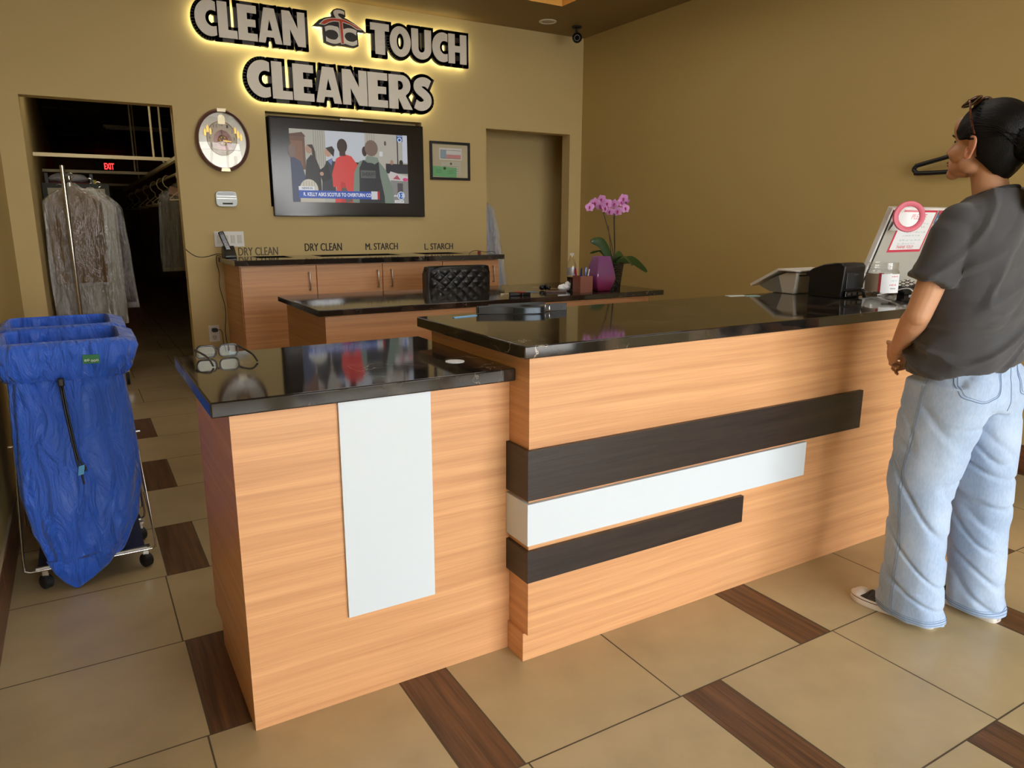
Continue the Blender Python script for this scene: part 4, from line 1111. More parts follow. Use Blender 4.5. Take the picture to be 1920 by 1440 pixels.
M['copper'] = pbr('copper_metal', C(150, 98, 84), 0.45, metal=0.35)
px0, px1, py0, py1 = 2.770, 2.868, 3.815, 3.900
b = MB(); hh = 0.106
b.box(px0, px1, py0, py1, ZM + 0.0006, ZM + 0.004)
for q in ((px0, px1, py0, py0 + .003), (px0, px1, py1 - .003, py1), (px0, px0 + .003, py0 + .003, py1 - .003), (px1 - .003, px1, py0 + .003, py1 - .003)): b.box(q[0], q[1], q[2], q[3], ZM + .004, ZM + hh)
b.build('cup', M['copper'], ph)
pens = [('dark blue', (30, 44, 150), 2.792, 3.85, .012, .0), ('black', (26, 26, 30), 2.782, 3.87, -.010, .006), ('green', (40, 140, 84), 2.812, 3.86, .004, .0), ('blue', (34, 78, 190), 2.832, 3.855, .010, .010), ('white', (214, 214, 220), 2.850, 3.86, .026, -.004), ('red', (176, 40, 60), 2.776, 3.85, -.016, .002), ('grey', (120, 120, 124), 2.842, 3.88, .030, .006), ('navy', (24, 30, 90), 2.802, 3.84, -.002, .008)]
for nm_, col_, x_, y_, tx, ex in pens:
    pn = root('pen', (x_, y_, ZM + 0.006), {'black': 'black', 'grey': 'grey'}.get(nm_, nm_) + ' pen standing in the copper-coloured pen holder', 'pen', 'pens in the copper holder')
    m_ = pbr('pen_' + nm_.replace(' ', '_'), C(*col_), 0.3)
    b0 = Vector((x_ - tx * .3, y_, ZM + .006)); t0 = Vector((x_ + tx, y_ + 0.006, ZM + 0.150 + ex))
    MB().tube([b0, b0.lerp(t0, .7)], 0.0036, 8).build('barrel', m_, pn, smooth=50)
    MB().tube([b0.lerp(t0, .7), t0], [0.0044, 0.0042], 8).build('cap', m_, pn, smooth=50)
    MB().tube([t0 + Vector((0, -0.005, -0.004)), b0.lerp(t0, .8) + Vector((0, -0.0055, 0))], 0.0012, 6).build('clip', M['steel'] if nm_ in ('blue', 'white') else m_, pn)

vz = root('vase', (2.975, 3.86, ZM), 'glossy purple to magenta faceted vase on the middle counter', 'vase')
vm, n2, p2 = mat_base('purple_glaze')
t_ = n2.nodes.new('ShaderNodeTexCoord'); s_ = n2.nodes.new('ShaderNodeSeparateXYZ'); r_ = n2.nodes.new('ShaderNodeValToRGB'); mr_ = n2.nodes.new('ShaderNodeMapRange')
mr_.inputs['From Max'].default_value = 0.235
nz_ = n2.nodes.new('ShaderNodeTexNoise'); nz_.inputs['Scale'].default_value = 260; ad_ = n2.nodes.new('ShaderNodeMath'); ad_.operation = 'MULTIPLY_ADD'; ad_.inputs[1].default_value = 0.22
n2.links.new(t_.outputs['Object'], s_.inputs[0]); n2.links.new(s_.outputs['Z'], mr_.inputs['Value']); n2.links.new(t_.outputs['Object'], nz_.inputs[0])
n2.links.new(nz_.outputs[0], ad_.inputs[0]); n2.links.new(mr_.outputs[0], ad_.inputs[2]); n2.links.new(ad_.outputs[0], r_.inputs[0])
r_.color_ramp.elements[0].position = 0.12; r_.color_ramp.elements[0].color = C(130, 38, 72)
r_.color_ramp.elements[1].position = 0.62; r_.color_ramp.elements[1].color = C(122, 68, 122)
e = r_.color_ramp.elements.new(0.38); e.color = C(142, 58, 108)
n2.links.new(r_.outputs[0], p2.inputs['Base Color']); p2.inputs['Roughness'].default_value = 0.12; p2.inputs['Coat Weight'].default_value = 0.6
def sqring(c, w, d, z, k=0.18, rot=0.0):
    pts = []
    for (sx_, sy_) in ((1, 1), (-1, 1), (-1, -1), (1, -1)):
        a0 = {(1, 1): 0, (-1, 1): 90, (-1, -1): 180, (1, -1): 270}[(sx_, sy_)]
        for p in arc(sx_ * w * (1 - k), sy_ * d * (1 - k), w * k, d * k, a0, a0 + 90, 3): pts.append(p)
    return [(c[0] + p[0] * math.cos(rot) - p[1] * math.sin(rot), c[1] + p[0] * math.sin(rot) + p[1] * math.cos(rot), z) for p in pts]
vc = (2.975, 3.87); VR = 0.0
vp = [(0.046, .0), (0.052, .004), (0.064, .03), (0.075, .065), (0.0785, .085), (0.074, .12), (0.064, .165), (0.050, .222), (0.048, .226), (0.044, .222), (0.058, .165)]
b = MB(); b.loft([sqring(vc, w_, w_ * .80, ZM + .0006 + z_, 0.14, VR) for w_, z_ in vp]); b.build('vase_body', vm, vz, smooth=35)

# orchid in a speckled black pot
oc = root('potted_orchid', (3.13, 3.97, ZM), 'pink orchid in bloom in a black speckled pot behind the purple vase', 'plant')
pm, n3, p3 = mat_base('speckled_pot')
t_ = n3.nodes.new('ShaderNodeTexCoord'); v3 = n3.nodes.new('ShaderNodeTexVoronoi'); v3.inputs['Scale'].default_value = 170; r3 = n3.nodes.new('ShaderNodeValToRGB')
r3.color_ramp.elements[0].position = 0.18; r3.color_ramp.elements[0].color = C(190, 200, 196); r3.color_ramp.elements[1].position = 0.22; r3.color_ramp.elements[1].color = C(14, 15, 15)
n3.links.new(t_.outputs['Object'], v3.inputs['Vector']); n3.links.new(v3.outputs['Distance'], r3.inputs[0]); n3.links.new(r3.outputs[0], p3.inputs['Base Color']); p3.inputs['Roughness'].default_value = 0.2
pc = (3.150, 3.975)
b = MB(); b.loft([sqring(pc, w_, w_, ZM + .0006 + z_, 0.3, 0.2) for w_, z_ in ((0.046, 0), (0.050, 0.05), (0.062, 0.172), (0.064, 0.176), (0.058, 0.172), (0.056, 0.15))]); b.build('pot', pm, oc, smooth=35)
M['leaf'] = pbr('orchid_leaf', C(44, 74, 30), 0.3, var=0.25, vscale=9)
M['stem'] = pbr('orchid_stem', C(58, 58, 32), 0.5)
M['petal'] = pbr('orchid_petal', C(214, 150, 210), 0.5, var=0.10, vscale=30)
M['petal_core'] = pbr('orchid_core', C(170, 40, 120), 0.4)
M['stake'] = pbr('stake_dark', C(44, 34, 26), 0.6)
lb = ZM + 0.165
for tip, side, wd in (((2.985, 4.0, 1.262), (0.35, 0, 0.6), 0.036), ((3.475, 3.99, 1.035), (0.45, 0.2, 0.85), 0.030), ((3.30, 4.02, 1.118), (-0.3, 0.4, 0.85), 0.026), ((3.23, 3.86, 1.09), (0.8, 0.5, 0), 0.030), ((3.06, 4.10, 1.17), (0.7, -0.6, 0), 0.03)):
    a = Vector((3.160, 3.975, lb)); t = Vector(tip); mid = (a + t) / 2 + Vector((0, 0, 0.055))
    cv = spline([a, mid, t], 9); R_ = []; sd = Vector(side).normalized()
    for i, p in enumerate(cv):
        u = i / (len(cv) - 1); w_ = wd * (math.sin(PI * min(1, 0.12 + u * 0.86)) ** 0.6) * (1 if u < .98 else .2)
        nn = (cv[min(i + 1, len(cv) - 1)] - cv[max(i - 1, 0)]).normalized().cross(sd).normalized()
        R_.append([p - sd * w_ + nn * 0.006, p, p + sd * w_ + nn * 0.006, p + nn * 0.0022])
    b = MB(); b.loft(R_); b.build('leaf', M['leaf'], oc, smooth=60)
S1 = spline([(3.165, 3.97, lb), (3.150, 3.975, 1.20), (3.115, 3.985, 1.33), (3.080, 3.99, 1.43), (3.055, 3.99, 1.49), (3.00, 3.98, 1.515), (2.955, 3.97, 1.490)], 6)
S2 = spline([(3.170, 3.975, lb), (3.172, 3.98, 1.24), (3.170, 3.99, 1.38), (3.172, 3.99, 1.46), (3.19, 3.98, 1.52), (3.225, 3.97, 1.535), (3.245, 3.96, 1.50)], 6)
MB().tube(S1, 0.0034, 8).build('flower_stem', M['stem'], oc, smooth=60)
MB().tube(S2, 0.0034, 8).build('flower_stem', M['stem'], oc, smooth=60)
MB().tube([(3.155, 3.98, lb), (3.118, 3.99, 1.36)], 0.0022, 6).build('support_stake', M['stake'], oc)
MB().tube([(3.175, 3.98, lb), (3.166, 3.995, 1.42)], 0.0022, 6).build('support_stake', M['stake'], oc)
rf = random.Random(11)
def flower(c, nrm, s, spin):
    c = Vector(c); nrm = Vector(nrm).normalized(); u, v = frame_of(nrm); b = MB()
    for k, (ang, ln, wd) in enumerate(((90, 1.0, .42), (162, 1.0, .62), (18, 1.0, .62), (232, .95, .40), (308, .95, .40))):
        a = math.radians(ang + spin); d = u * math.cos(a) + v * math.sin(a); sd = nrm.cross(d); R_ = []
        for i in range(7):
            t = i / 6; w_ = s * wd * math.sin(PI * (0.10 + 0.88 * t) ** 0.8) ** 0.6 * 1.0; lift = nrm * (s * (0.28 * t - 0.30 * t * t)); p = c + d * (s * ln * t) + lift
            R_.append([p - sd * w_ + nrm * s * .05, p, p + sd * w_ + nrm * s * .05, p - nrm * 0.0008])
        b.loft(R_)
    f = b.build('flower', M['petal'], oc, smooth=60)
    b = MB(); b.ell(c + nrm * 0.006 * s / .028, (s * .20, s * .20, s * .24), n=10, m=6); b.ell(c + nrm * 0.010 - v * s * .28, (s * .16, s * .10, s * .22), n=10, m=6); b.build('flower_lip', M['petal_core'], f, smooth=60)
vdir = Vector((-2.9, -4.0, -0.1)).normalized()
FL = [((2.945, 3.97, 1.475), .029), ((2.985, 3.965, 1.505), .033), ((3.020, 3.955, 1.487), .034), ((3.035, 3.96, 1.525), .031), ((3.055, 3.955, 1.470), .030), ((3.085, 3.965, 1.500), .031), ((3.105, 3.96, 1.450), .028), ((3.140, 3.955, 1.498), .030), ((3.165, 3.95, 1.452), .031), ((3.190, 3.955, 1.505), .030), ((3.215, 3.955, 1.535), .030), ((3.235, 3.96, 1.470), .030), ((3.245, 3.965, 1.515), .026)]
for i, (c_, s_) in enumerate(FL):
    flower(c_, vdir + Vector((rf.uniform(-.7, .7), rf.uniform(-.3, .5), rf.uniform(-.5, .3))), s_ * 1.12, rf.uniform(-25, 25))

# crumpled tissue, hair clip, wallet, tags
b = MB(); b.ell((2.745, 3.965, ZM + 0.022), (0.046, 0.030, 0.021), n=26, m=16); b.ell((2.775, 3.965, ZM + 0.036), (0.018, 0.018, 0.026), n=20, m=12)
for i, p in enumerate(b.v):
    q = noise.noise(p * 55) * 0.012 + noise.noise(p * 140) * 0.004
    p += Vector((q, q * .6, abs(q) * .8)); p.z = max(p.z, ZM + 0.0008)
b.build('tissue', M['paper'], label='crumpled white tissue beside the cola bottle', cat='tissue')
hc_ = root('hair_clip', (2.68, 4.10, ZM), 'small black claw clip with tan stick on the middle counter', 'clip')
b = MB(); b.ell((2.655, 4.09, ZM + 0.019), (0.020, 0.016, 0.018), n=14, m=8); b.ell((2.685, 4.09, ZM + 0.022), (0.012, 0.020, 0.021), n=14, m=8); b.ell((2.708, 4.085, ZM + 0.014), (0.018, 0.012, 0.013), n=14, m=8)
b.build('claw', M['black_gloss'], hc_, smooth=50)
MB().tube([(2.60, 4.12, ZM + 0.020), (2.66, 4.095, ZM + 0.018), (2.77, 4.05, ZM + 0.006)], 0.0026, 8).build('stick', pbr('tan_wood', C(170, 140, 96), .6), hc_)
MB().obox((2.655, 3.935, ZM + 0.0052), (0.060, -0.030, 0), (0.014, 0.034, 0), (0, 0, 0.0048)).build('wallet', pbr('brown_leather', C(84, 56, 42), 0.4), bevel=0.003, label='slim dark brown wallet in front of the crumpled tissue', cat='wallet')
MB().obox((2.530, 4.03, ZM + 0.0016), (0.042, -0.020, 0), (0.004, 0.008, 0), (0, 0, 0.0014)).build('paper_tag', pbr('tag_blue_grey', C(108, 150, 174), 0.5), label='blue-grey tag strip on the middle counter', cat='tag')
kf = root('folding_tool', (2.35, 3.85, ZM), 'small red and black folding tool on the middle counter edge', 'tool')
b = MB(); b.obox((2.315, 3.87, ZM + 0.012), (0.040, -0.004, 0), (0.004, 0.014, 0), (0, 0, 0.011)); b.obox((2.375, 3.85, ZM + 0.010), (0.035, 0.006, 0), (-0.003, 0.012, 0), (0, 0, 0.0095)); b.build('grip', M['black'], kf, bevel=0.004)
b = MB(); b.tube([(2.335, 3.852, ZM + 0.006), (2.345, 3.848, ZM + 0.024), (2.375, 3.836, ZM + 0.022)], 0.003, 8); b.tube([(2.300, 3.862, ZM + 0.024), (2.345, 3.848, ZM + 0.024)], 0.0025, 8); b.build('red_trim', pbr('tool_red', C(168, 44, 34), 0.4), kf)
b = MB(); rc_ = random.Random(5)
for i in range(18):
    t = i / 17; b.ell((2.275 + 0.07 * t, 3.975 - 0.04 * t + rc_.uniform(-.006, .006), ZM + 0.0035), 0.0032, n=8, m=5)
b.build('beaded_bracelet', M['pale_gold'], label='tiny pale beaded chain on the middle counter by the chair', cat='bracelet')

# ------------------------------------------------------------------ on the back cabinets
ZB = 1.108
cp = root('cordless_phone', (1.02, 6.05, ZB), 'black cordless telephone standing in its charging cradle', 'telephone')
cr_ = MB().poly([[(5.945, ZB + .0005), (6.090, ZB + .0005), (6.085, ZB + .055), (6.045, ZB + .090), (6.020, ZB + .088), (5.945, ZB + .022)]], (0.975, 0, 0), Y, Z, 0.088)
cr_.build('cradle', M['black'], cp, bevel=0.006, smooth=40)
hb = Vector((1.024, 6.000, ZB + 0.030)); hd = Vector((-0.30, 0.10, 0.92)).normalized(); hs_ = Vector((0.95, 0.0, 0.30)).normalized(); hn = hs_.cross(hd).normalized()
hand = MB().obox(hb + hd * 0.085, hs_ * 0.021, hn * 0.011, hd * 0.092).build('handset', M['black_gloss'], cp, bevel=0.007, bseg=3, smooth=40)
fn = -1 if hn.y > 0 else 1
MB().obox(hb + hd * 0.135 + hn * fn * 0.0112, hs_ * 0.014, hn * 0.0006, hd * 0.018).build('display', pbr('phone_lcd', C(60, 66, 66), 0.15), hand)
k_ = MB()
for i in range(5):
    for j in range(3): k_.obox(hb + hd * (0.035 + 0.014 * i) + hs_ * (0.011 * (j - 1)) + hn * fn * 0.0115, hs_ * 0.0040, hn * 0.0010, hd * 0.0042)
k_.build('keys', pbr('phone_keys', C(150, 150, 150), 0.5), hand)
MB().tube(spline([(0.972, 6.10, 1.116), (0.950, 6.15, 1.120), (0.951, YB - 0.010, 1.10), (0.951, YB - 0.010, 1.06), (0.963, YB - 0.01, 0.98), (0.957, YB - 0.01, 0.90), (0.966, YB - 0.01, 0.82), (0.985, YB - 0.01, 0.72), (0.984, YB - 0.01, 0.62), (0.972, YB - 0.01, 0.53), (0.975, YB - 0.01, 0.44), (0.985, YB - 0.015, 0.36), (0.975, YB - 0.02, 0.17)], 6), 0.0028, 6).build('power_cord', M['black'], cp, smooth=60)
MB().tube(spline([(0.985, 6.06, 1.125), (0.95, 6.10, 1.135), (0.90, 6.15, 1.118), (0.85, YB - 0.005, 1.108), (0.80, YB - 0.006, 1.118), (0.755, YB - 0.006, 1.15), (0.736, YB - 0.004, 1.172)], 6), 0.003, 6).build('line_cord', M['black'], cp, smooth=60)
lc_ = root('spare_cable', (3.03, 5.72, ZB), 'thin tangled cable with a small red plug on the back cabinet top', 'cable')
MB().tube(spline([(2.90, 5.62, ZB + .003), (2.95, 5.66, ZB + .024), (3.02, 5.70, ZB + .028), (3.08, 5.66, ZB + .016), (3.13, 5.62, ZB + .022), (3.15, 5.60, ZB + .004)], 6), 0.0026, 6).build('cable', M['black'], lc_, smooth=60)
MB().obox((3.02, 5.66, ZB + .012), (0.012, 0, 0), (0, .010, 0), (0, 0, .0115)).build('plug', pbr('plug_red', C(130, 40, 34), .5), lc_, bevel=0.002)

# ------------------------------------------------------------------ quilted office chair behind the middle counter
ch = root('office_chair', (2.38, 4.95, 0), 'black quilted leather office chair behind the middle counter', 'chair')
M['quilt'] = pbr('black_leather', C(26, 26, 27), 0.32, bump=0.3, bscale=300)
b = MB(); NX, NZ = 120, 110; W_, H_ = 0.50, 0.52; zt = 1.075; yb_ = 4.72
def quilt(i, j):
    u = i / NX; v = j / NZ
    x = 2.118 + 0.508 * u; z = zt - H_ + H_ * v
    ed = min(u, 1 - u, (1 - v) * 1.0)
    e1 = min(1, ed / 0.055)
    p_ = (x * 11.6 + z * 13.0); q_ = (x * 11.6 - z * 13.0)
    puff = (abs(math.sin(p_ * PI)) * abs(math.sin(q_ * PI))) ** 0.5
    y = yb_ - 0.013 * puff * (1 if e1 >= 1 else 0.2) + 0.03 * (1 - math.sqrt(max(0, 1 - (1 - e1) ** 2))) + 0.05 * (abs(u - .5) * 2) ** 3
    y += -0.035 * (1 - v)
    return (x, y, z - 0.02 * (abs(u - .5) * 2) ** 4)
vs_ = [quilt(i, j) for j in range(NZ + 1) for i in range(NX + 1)]
fs_ = [(j * (NX + 1) + i, j * (NX + 1) + i + 1, (j + 1) * (NX + 1) + i + 1, (j + 1) * (NX + 1) + i) for j in range(NZ) for i in range(NX)]
b.add(vs_, fs_); b.build('backrest', M['quilt'], ch, smooth=60)
b = MB(); rp_ = [(2.116, 0.555), (2.116, 1.035), (2.130, 1.066), (2.165, 1.073), (2.58, 1.073), (2.612, 1.066), (2.628, 1.035), (2.628, 0.555)]
b.loft([[(x_ + 0.0, 4.70 + 0.05 * (abs((x_ - 2.372) / .256)) ** 3 + dy_, z_ - (0.02 if abs(x_ - 2.372) > .25 else .0)) for x_, z_ in rp_] for dy_ in (0.012, 0.085)], cap=True)
b.build('backrest_shell', M['black'], ch)
MB().poly([rrect(2.13, 2.62, 4.80, 5.27, 0.08)], (0, 0, 0.46), X, Y, 0.09).build('seat', M['quilt'], ch, bevel=0.02, smooth=40)
MB().tube([(2.375, 5.03, 0.10), (2.375, 5.03, 0.46)], 0.028, 16).build('gas_column', M['chrome'], ch)
for k in range(5):
    a = 2 * PI * k / 5 + 0.3; e_ = Vector((2.375 + 0.26 * math.cos(a), 5.03 + 0.26 * math.sin(a), 0.085))
    lg = MB().tube([(2.375, 5.03, 0.12), e_], [0.026, 0.016], 8).build('base_arm', M['chrome'], ch)
    MB().lathe(e_ + Vector((0, 0, -0.058)) + Vector((-math.sin(a), math.cos(a), 0)) * -0.012, [(0.0, 0), (0.026, 0.001), (0.026, 0.023), (0.0, 0.024)], 16, axis=(-math.sin(a), math.cos(a), 0)).build('caster', M['rubber'], lg)
MB().tube([(2.375, 4.80, 0.46), (2.375, 4.74, 0.50), (2.375, 4.76, 0.62)], 0.02, 8).build('back_support', M['black'], ch)

# ------------------------------------------------------------------ laundry carts with blue bags
bm_, nb, pb = mat_base('blue_nylon')
t_ = nb.nodes.new('ShaderNodeTexCoord'); mp_n = nb.nodes.new('ShaderNodeMapping'); mp_n.inputs['Scale'].default_value = (16, 9, 4.5)
nz_ = nb.nodes.new('ShaderNodeTexNoise'); nz_.inputs['Scale'].default_value = 1; nz_.inputs['Detail'].default_value = 6; nz_.inputs['Distortion'].default_value = 1.2
bp_ = nb.nodes.new('ShaderNodeBump'); bp_.inputs['Strength'].default_value = 0.9; bp_.inputs['Distance'].default_value = 0.05
nb.links.new(t_.outputs['Object'], mp_n.inputs[0]); nb.links.new(mp_n.outputs[0], nz_.inputs[0]); nb.links.new(nz_.outputs[0], bp_.inputs['Height']); nb.links.new(bp_.outputs[0], pb.inputs['Normal'])
pb.inputs['Base Color'].default_value = C(34, 96, 214); pb.inputs['Roughness'].default_value = 0.42; pb.inputs['Sheen Weight'].default_value = 0.3
M['nylon'] = bm_
M['plate_blue'] = pbr('shelf_blue', C(24, 34, 66), 0.35)

def bagring(x0, x1, y0, y1, z, k=0.22, amp=0.0, f=14, ph=0.0, n=20):
    """rounded-rectangle ring with n points per side, optionally rippled outwards"""
    w = (x1 - x0) / 2; d = (y1 - y0) / 2; cx = (x0 + x1) / 2; cy = (y0 + y1) / 2; R_ = []
    tot = n * 4
    for i in range(tot):
        a = 2 * PI * i / tot
        c_, s_ = math.cos(a), math.sin(a); p = 2.0 / (2 + 10 * (1 - k) ** 2)
        ux = math.copysign(abs(c_) ** p, c_); uy = math.copysign(abs(s_) ** p, s_)
        rip = amp * math.sin(a * f + ph) + amp * 0.6 * math.sin(a * f * 1.7 + 1.3 + ph)
        zz = z(a) if callable(z) else z
        R_.append((cx + ux * (w + rip), cy + uy * (d + rip), zz))
    return R_

def laundry(dx, dy, lab_cart, lab_bag, full=True):
    ct = root('laundry_cart', (-0.08 + dx, 3.30 + dy, 0), lab_cart, 'cart', 'folding laundry carts by the left wall')
    def T(p): return (p[0] + dx, p[1] + dy, p[2])
    for nm_, yb, yt, ins in (('front_frame', 3.080, 3.600, 0.0), ('rear_frame', 3.44, 3.21, 0.014)):
        xl, xr = -0.300 + ins, 0.152 - ins; tl, tr = -0.290 + ins, 0.112 - ins
        pts = [(tl, yt, 0.925), (xl + .002, yb + .03 * (1 if yb < yt else -1) , 0.13), (xl + 0.004, yb, 0.098), (xl + 0.02, yb, 0.090), (xr - 0.02, yb, 0.090), (xr - 0.004, yb, 0.098), (xr - .002, yb + .03 * (1 if yb < yt else -1), 0.13), (tr, yt, 0.925)]
        pts = pts + [(tr - 0.02, yt, 0.932), (tl + 0.02, yt, 0.932)]
        MB().tube([T(p) for p in pts], 0.0042, 8, closed=True).build(nm_, M['chrome'], ct, smooth=50)
    for x_ in (-0.303, 0.138):
        MB().tube([T((x_ - 0.008, 3.325, 0.52)), T((x_ + 0.012, 3.325, 0.52))], 0.006, 10).build('pivot_bolt', M['chrome'], ct)
    MB().box(-0.255 + dx, 0.110 + dx, 3.085 + dy, 3.43 + dy, 0.096, 0.100).build('shelf', M['plate_blue'], ct)
    MB().box(-0.262 + dx, 0.118 + dx, 3.082 + dy, 3.094 + dy, 0.090, 0.102).build('shelf_edge', M['steel'], ct)
    for cx, cy in ((-0.235, 3.115), (0.112, 3.125), (-0.235, 3.42), (0.112, 3.42)):
        cs = MB()
        cs.box(cx - 0.018 + dx, cx + 0.018 + dx, cy - 0.018 + dy, cy + 0.018 + dy, 0.082, 0.088); cs.box(cx - 0.010 + dx, cx + 0.010 + dx, cy - 0.008 + dy, cy + 0.010 + dy, 0.050, 0.082)
        c_ = cs.build('caster_fork', M['chrome'], ct)
        wd = Vector((0.85, 0.5, 0)).normalized()
        w = MB().lathe(Vector((cx + dx, cy + dy, 0.0285)) - wd * 0.017, [(0.004, -0.001), (0.022, 0.0), (0.0275, 0.005), (0.0275, 0.029), (0.022, 0.034), (0.004, 0.035)], 22, axis=wd)
        w.build('wheel', M['rubber'], c_, smooth=45)
    bg_ = root('laundry_bag', (-0.09 + dx, 3.35 + dy, 0.0), lab_bag, 'bag', 'blue laundry bags in the carts')
    b = MB()
    spec = [(0.932, -0.288, 0.112, 3.215, 3.595, .15, .0, 0), (0.86, -0.280, 0.110, 3.21, 3.59, .15, .003, 1), (0.79, -0.272, 0.110, 3.195, 3.585, .2, .005, 1), (0.66, -0.276, 0.122, 3.150, 3.56, .3, .006, 2), (0.50, -0.282, 0.128, 3.105, 3.52, .35, .006, 3), (0.36, -0.280, 0.124, 3.075, 3.48, .4, .006, 4),
            (0.24, -0.262, 0.102, 3.050, 3.43, .5, .006, 5), (0.15, -0.232, 0.058, 3.040, 3.38, .6, .006, 6), (0.125, -0.225, 0.045, 3.036, 3.36, .6, .005, 6)]
    rings = [bagring(x0 + dx, x1 + dx, y0 + dy, y1 + dy, z_, k, a_, 9, ph) for z_, x0, x1, y0, y1, k, a_, ph in spec]
    b.loft(rings, cap=False)
    # the slack front corner hanging over the shelf edge down to the floor
    low = []
    for (z_, xc, hw, yc, hd) in ((0.125, -0.090, 0.135, 3.0700, 0.034), (0.075, -0.110, 0.090, 3.052, 0.016), (0.035, -0.125, 0.048, 3.050, 0.010), (0.006, -0.134, 0.008, 3.050, 0.004)):
        low.append([(xc + dx + hw * math.cos(2 * PI * i / 40), yc + dy + hd * math.sin(2 * PI * i / 40), z_ + 0.03 * max(0, math.cos(2 * PI * i / 40)) * (z_ > .1)) for i in range(40)])
    b.loft([rings[-1]] + [bagring(-0.225 + dx, 0.045 + dx, 3.036 + dy, 3.34 + dy, 0.112, .6)], cap=True)
    b.loft(low, cap=True)
    b.build('bag_body', M['nylon'], bg_, smooth=60)
    # folded-over skirt with gathered elastic hem
    s = MB()
    R_ = [bagring(-0.286 + dx, 0.110 + dx, 3.217 + dy, 3.593 + dy, 0.928, .12), bagring(-0.290 + dx, 0.114 + dx, 3.212 + dy, 3.598 + dy, 0.938, .12), bagring(-0.303 + dx, 0.135 + dx, 3.196 + dy, 3.614 + dy, 0.934, .12),
          bagring(-0.322 + dx, 0.172 + dx, 3.182 + dy, 3.632 + dy, 0.920, .06), bagring(-0.324 + dx, 0.174 + dx, 3.176 + dy, 3.634 + dy, 0.900, .06, .002, 13), bagring(-0.312 + dx, 0.160 + dx, 3.176 + dy, 3.624 + dy, 0.862, .10, .005, 17, 1), bagring(-0.300 + dx, 0.146 + dx, 3.178 + dy, 3.612 + dy, 0.828, .15, .006, 23, 2),
          bagring(-0.288 + dx, 0.132 + dx, 3.182 + dy, 3.602 + dy, lambda a: 0.802 + 0.003 * math.sin(a * 37), .2, .005, 31, 1), bagring(-0.278 + dx, 0.122 + dx, 3.186 + dy, 3.598 + dy, lambda a: 0.792 + 0.004 * math.sin(a * 41), .25, .003, 37), bagring(-0.274 + dx, 0.116 + dx, 3.192 + dy, 3.592 + dy, 0.798, .25)]
    s.loft(R_, cap=False); s.build('skirt', M['nylon'], bg_, smooth=60)
    if full:
        MB().tube([T(p) for p in spline([(-0.106, 3.176, 0.800), (-0.104, 3.150, 0.765), (-0.098, 3.132, 0.66), (-0.083, 3.092, 0.50), (-0.074, 3.080, 0.455)], 5)], 0.0040, 8).build('drawcord', M['black'], bg_, smooth=60)
        MB().tube([T(p) for p in spline([(-0.098, 3.176, 0.798), (-0.097, 3.148, 0.765), (-0.090, 3.126, 0.65), (-0.077, 3.090, 0.51), (-0.060, 3.080, 0.475), (-0.058, 3.078, 0.46), (-0.071, 3.078, 0.446), (-0.069, 3.076, 0.405)], 5)], 0.0036, 8).build('drawcord', M['black'], bg_, smooth=60)
        MB().box(-0.112 + dx, -0.090 + dx, 3.142 + dy, 3.166 + dy, 0.775, 0.806).build('cord_lock', M['black'], bg_, bevel=0.005)
        MB().obox(T((-0.072, 3.072, 0.462)), (0.010, 0, 0.002), (0, 0.0012, 0), (0.003, 0, 0.018)).build('cord_tag', pbr('tag_cyan', C(90, 172, 224), .5), bg_)
        MB().obox(T((0.006, 3.1585, 0.868)), (0.028, 0, -0.001), (0, 0.0012, 0.0004), (0.001, 0.0005, 0.0165)).build('sewn_label', pbr('label_green', C(36, 116, 66), .6), bg_, label='small green sewn label')
        w = MB()
        for k, (u, v) in enumerate(((-0.019, -0.004), (-0.010, -0.003), (0.002, -0.007), (0.011, -0.007), (0.020, -0.006))):
            w.tube([T((0.006 + u + 0.0032 * math.cos(a), 3.1568, 0.868 + v + 0.0034 * math.sin(a))) for a in [2 * PI * i / 10 for i in range(10)]], 0.0011, 5, closed=True)
        w.build('label_lettering', M['paper'], bg_)
laundry(0.0, 0.0, 'wire laundry cart by the left wall, the nearer one', 'blue nylon laundry bag with green label, nearest the camera')
laundry(-0.012, 0.495, 'wire laundry cart by the left wall, directly behind the nearer cart', 'blue nylon laundry bag behind the bag with the green label', False)

